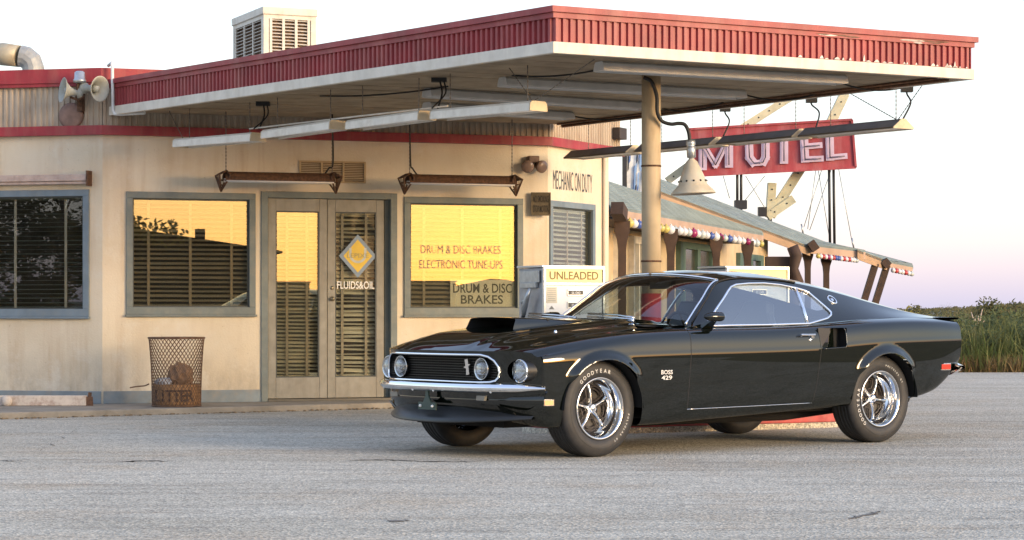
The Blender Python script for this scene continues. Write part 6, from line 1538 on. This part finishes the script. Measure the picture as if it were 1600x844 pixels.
# ---- wheels
TR, TW_ = .328, .118
def arc_text(mb, s, r, a0, step, h, M, flip=1):
    for i, ch in enumerate(s):
        if ch == ' ': continue
        a = a0-i*step*flip; Mc = M @ Matrix.Translation((r*cos(a), r*sin(a), 0)) @ Matrix.Rotation(a-pi/2, 4, 'Z'); put_text(mb, ch, Mc, h=h, bold=.015)
def make_wheel(name_rot):
    # built about its centre; local z = outward
    M = Matrix()
    w_ = {}
    prof = [(.212,-.105),(.235,-.118),(.275,-.121),(.305,-.108),(.318,-.098),(.326,-.088),(.328,-.07),(.3285,-.048),(.322,-.046),(.322,-.040),(.3285,-.038),(.329,-.013),(.3225,-.011),(.3225,-.005),(.329,-.003),(.329,.022),(.3225,.024),(.3225,.030),(.3285,.032),(.3285,.052),(.322,.054),(.322,.060),(.328,.062),(.327,.078),(.320,.092),(.307,.103),(.285,.113),(.262,.117),(.240,.114),(.222,.106),(.211,.096)]
    t = MB(); t.lathe(prof, M, 72); w_['tyre'] = (t, RUB)
    t = MB(); t.lathe([(.208,.094),(.212,.100),(.212,.106),(.206,.109),(.197,.104),(.193,.090),(.185,.078),(.182,.050),(.172,.012),(.160,.004),(.158,-.04)], M, 72); t.lathe([(.20,-.1),(.16,-.05)], M, 48); w_['rim'] = (t, mat('wheel_chrome', (.68,.69,.70), .11, metal=1, var=0))
    t = MB(); t.lathe([(.158,-.022),(.10,-.030),(0,-.030)], M, 48); w_['wheel_disc'] = (t, mat('disc_dark', (.008,.006,.006), .45, var=.2))
    sp = MB()
    for k in range(5):
        R = Matrix.Rotation(2*pi*k/5+name_rot, 4, 'Z')
        sec = lambda x, wd, z, e: [(x, -wd, z-.012), (x, -wd*.62, z), (x, 0, z+e), (x, wd*.62, z), (x, wd, z-.012)]
        rows = [sec(.034, .014, .018, .003), sec(.07, .0082, .020, .003), (sec(.11, .0078, .018, .003)), sec(.138, .010, .013, .002), sec(.158, .019, .008, .001)]
        sp.grid([[R @ Vector(p) for p in row] for row in rows], True, False)
    w_['spoke'] = (sp, CHROMES)
    bw_ = MB()
    for k in range(5):
        R = Matrix.Rotation(2*pi*(k+.5)/5+name_rot, 4, 'Z')
        pts_ = [(.072,-.030),(.135,-.062),(.152,-.030),(.155,0),(.152,.030),(.135,.062),(.072,.030)]
        bw_.tube([R @ Vector((x, y, -.008)) for x, y in pts_], .0055, 5, closed=True)
        bw_.tube([R @ Vector((x, y, -.012)) for x, y in ((.122,-.046),(.134,-.02),(.135,0),(.134,.02),(.122,.046))], .006, 5)
        bw_.lathe([(0,-.004),(.006,-.004),(.008,-.028)], R @ Matrix.Translation((.062,0,0)), 6)
    w_['spoke_window'] = (bw_, mat('spoke_paint', (.022,.016,.015), .45, var=.1))
    h_ = MB(); h_.lathe([(0,.042),(.022,.041),(.028,.036),(.030,.02),(.034,.018)], M, 24); h_.lathe([(.0335,.02),(.036,.016),(.038,-.03)], M, 24); w_['hub_cap'] = (h_, CHROME)
    return w_
def put_wheel(a, s, steer, rot, text_rot, front):
    M = Matrix.Translation(loc(a, .742, TR, s)) @ Matrix.Rotation(steer, 4, 'Z') @ (Matrix.Rotation(radians(90), 4, 'X') if s > 0 else Matrix.Rotation(radians(-90), 4, 'X'))
    parts = make_wheel(rot); ty = None
    for nm_, (g_, m_) in parts.items():
        g2 = MB(); g2.add([M @ p for p in g_.v], g_.f); g2.sm = list(g_.sm)
        if nm_ == 'tyre': ty = g2.build('wheel', m_, car, local=True)
        else: g2.build(nm_, m_, ty, local=True)
    Mt = M @ Matrix.Translation((0,0,.1178)) @ Matrix.Rotation(text_rot, 4, 'Z')
    t = MB(); arc_text(t, 'GOODYEAR', .255, radians(90)+.53, .152, .026, Mt); arc_text(t, 'POLYGLAS GT', .252, radians(-50)+.44, .088, .014, Mt); t.build('tyre_lettering', LETTER, ty, local=True)['kind'] = 'stuff'
    t = MB(); t.lathe([(.268,.1165),(.270,.1183),(.272,.1165)], M, 60); t.build('sidewall_ring', RUB, ty, local=True)
put_wheel(0, 1, radians(1.5), radians(90+6), radians(14), True); put_wheel(0, -1, radians(1.5), .3, .5, True); put_wheel(WB, 1, 0, radians(64), radians(104), False); put_wheel(WB, -1, 0, 1.2, 2.0, False)
# ---- cabin
mb = MB(); mb.box((1.6, 0, .32), (2.0, 1.4, .04)); mb.box((.86, 0, .60), (.08, 1.44, .5)); mb.build('cabin_floor', TRIM, car, local=True)
mb = MB(); P = [[(.70, v, .872), (.86, v, .885), (1.02, v, .868), (1.08, v, .80), (1.05, v, .62)] for v in np.linspace(-.70, .70, 14)]; mb.grid(P, True, False); mb.build('dashboard', TRIM, car, local=True)
def seat(a, v):
    mb = MB(); mb.box((a, v, .48), (.50,.48,.14)); mb.build('seat_cushion', SEAT, car, local=True, bevel=.05)
    M = Matrix.Translation((a+.24, v, .52)) @ Matrix.Rotation(radians(18), 4, 'Y'); mb = MB(); mb.prism([(-.23,0),(.23,0),(.225,.35),(.15,.46),(.12,.56),(-.12,.56),(-.15,.46),(-.225,.35)], M @ basis((0,0,0), (0,1,0), (0,0,1)), -.05, .05); mb.build('seat_back', SEAT, car, local=True, bevel=.025)
seat(1.55, -.36); seat(1.55, .36)
mb = MB(); mb.box((2.32, 0, .48), (.42,1.1,.14)); mb.box((2.55, 0, .66), (.12,1.1,.36), Matrix()); mb.build('rear_seat', SEAT, car, local=True, bevel=.04)
mb = MB(); mb.box((2.95, 0, .83), (.75, 1.24, .02)); mb.build('parcel_shelf', TRIM, car, local=True)
Mw = basis((1.22, -.37, .80), (0,1,0), (sin(radians(22))*-1, 0, cos(radians(22))), None); mb = MB(); mb.tube([Mw @ Vector((.19*cos(t), .19*sin(t), 0)) for t in np.linspace(0, 2*pi, 33)[:-1]], .011, 8, closed=True)
for t in (radians(200), radians(340), radians(90)): mb.tube([Mw @ Vector((0,0,.02)), Mw @ Vector((.19*cos(t), .19*sin(t), 0))], .010, 6)
mb.tube([Mw @ Vector((0,0,.02)), (.95,-.37,.72)], .025, 8); mb.build('steering_wheel', TRIM, car, local=True)
mb = MB(); mb.box((1.30, 0, 1.175), (.03,.22,.055)); mb.tube([(1.30,0,1.2),(1.28,0,1.245)], .008, 6); mb.build('rear_view_mirror', TRIM, car, local=True, bevel=.008)
# headliner
top_obj(T_W+.06, 2.62, 'headliner', TRIM, roof, .03, 1, off=-.025, nt=20)
for s in (1, -1):
    vs2 = [(.90,.79,.862),(2.35,.79,.885),(2.35,.74,.60),(.90,.74,.60)]; mb = MB(); mb.quad(*[loc(p[0], p[1]-.03, p[2], s) for p in vs2][::s]); mb.build('door_card', TRIM, car, local=True)
# wipers
for v0 in (.42, -.22):
    a0, z0_ = .60+.14*(abs(v0)/.7)**2, .915
    tip = top_pt(.16, 1-abs(v0-.52)/.76 if abs(v0-.52) < .7 else 1)
    p0 = loc(.66, v0, .925); p1 = loc(.70 if v0 > 0 else .63, v0-.22, .938); p2 = loc(.66 if v0 > 0 else .62, v0-.50, .945)
    mb = MB(); mb.tube([p0, p1, p2], .007, 6); mb.tube([p0+Vector((.012,0,.012)), p1+Vector((.012,0,.018)), p2+Vector((.008,0,.02))], .008, 5); mb.tube([p0-Vector((0,0,.03)), p0+Vector((0,0,.012))], .014, 8); mb.build('wiper', CHROMES, car, local=True)
# cowl panel
mb = MB(); P = [[(a, -v, z-.03*(abs(v)/.75)**2) for a, z in ((.50,.905),(.62,.908),(.80,.87))] for v in np.linspace(-.74, .74, 16)]; mb.grid(P, True, False); mb.build('cowl', MATTE, car, local=True)
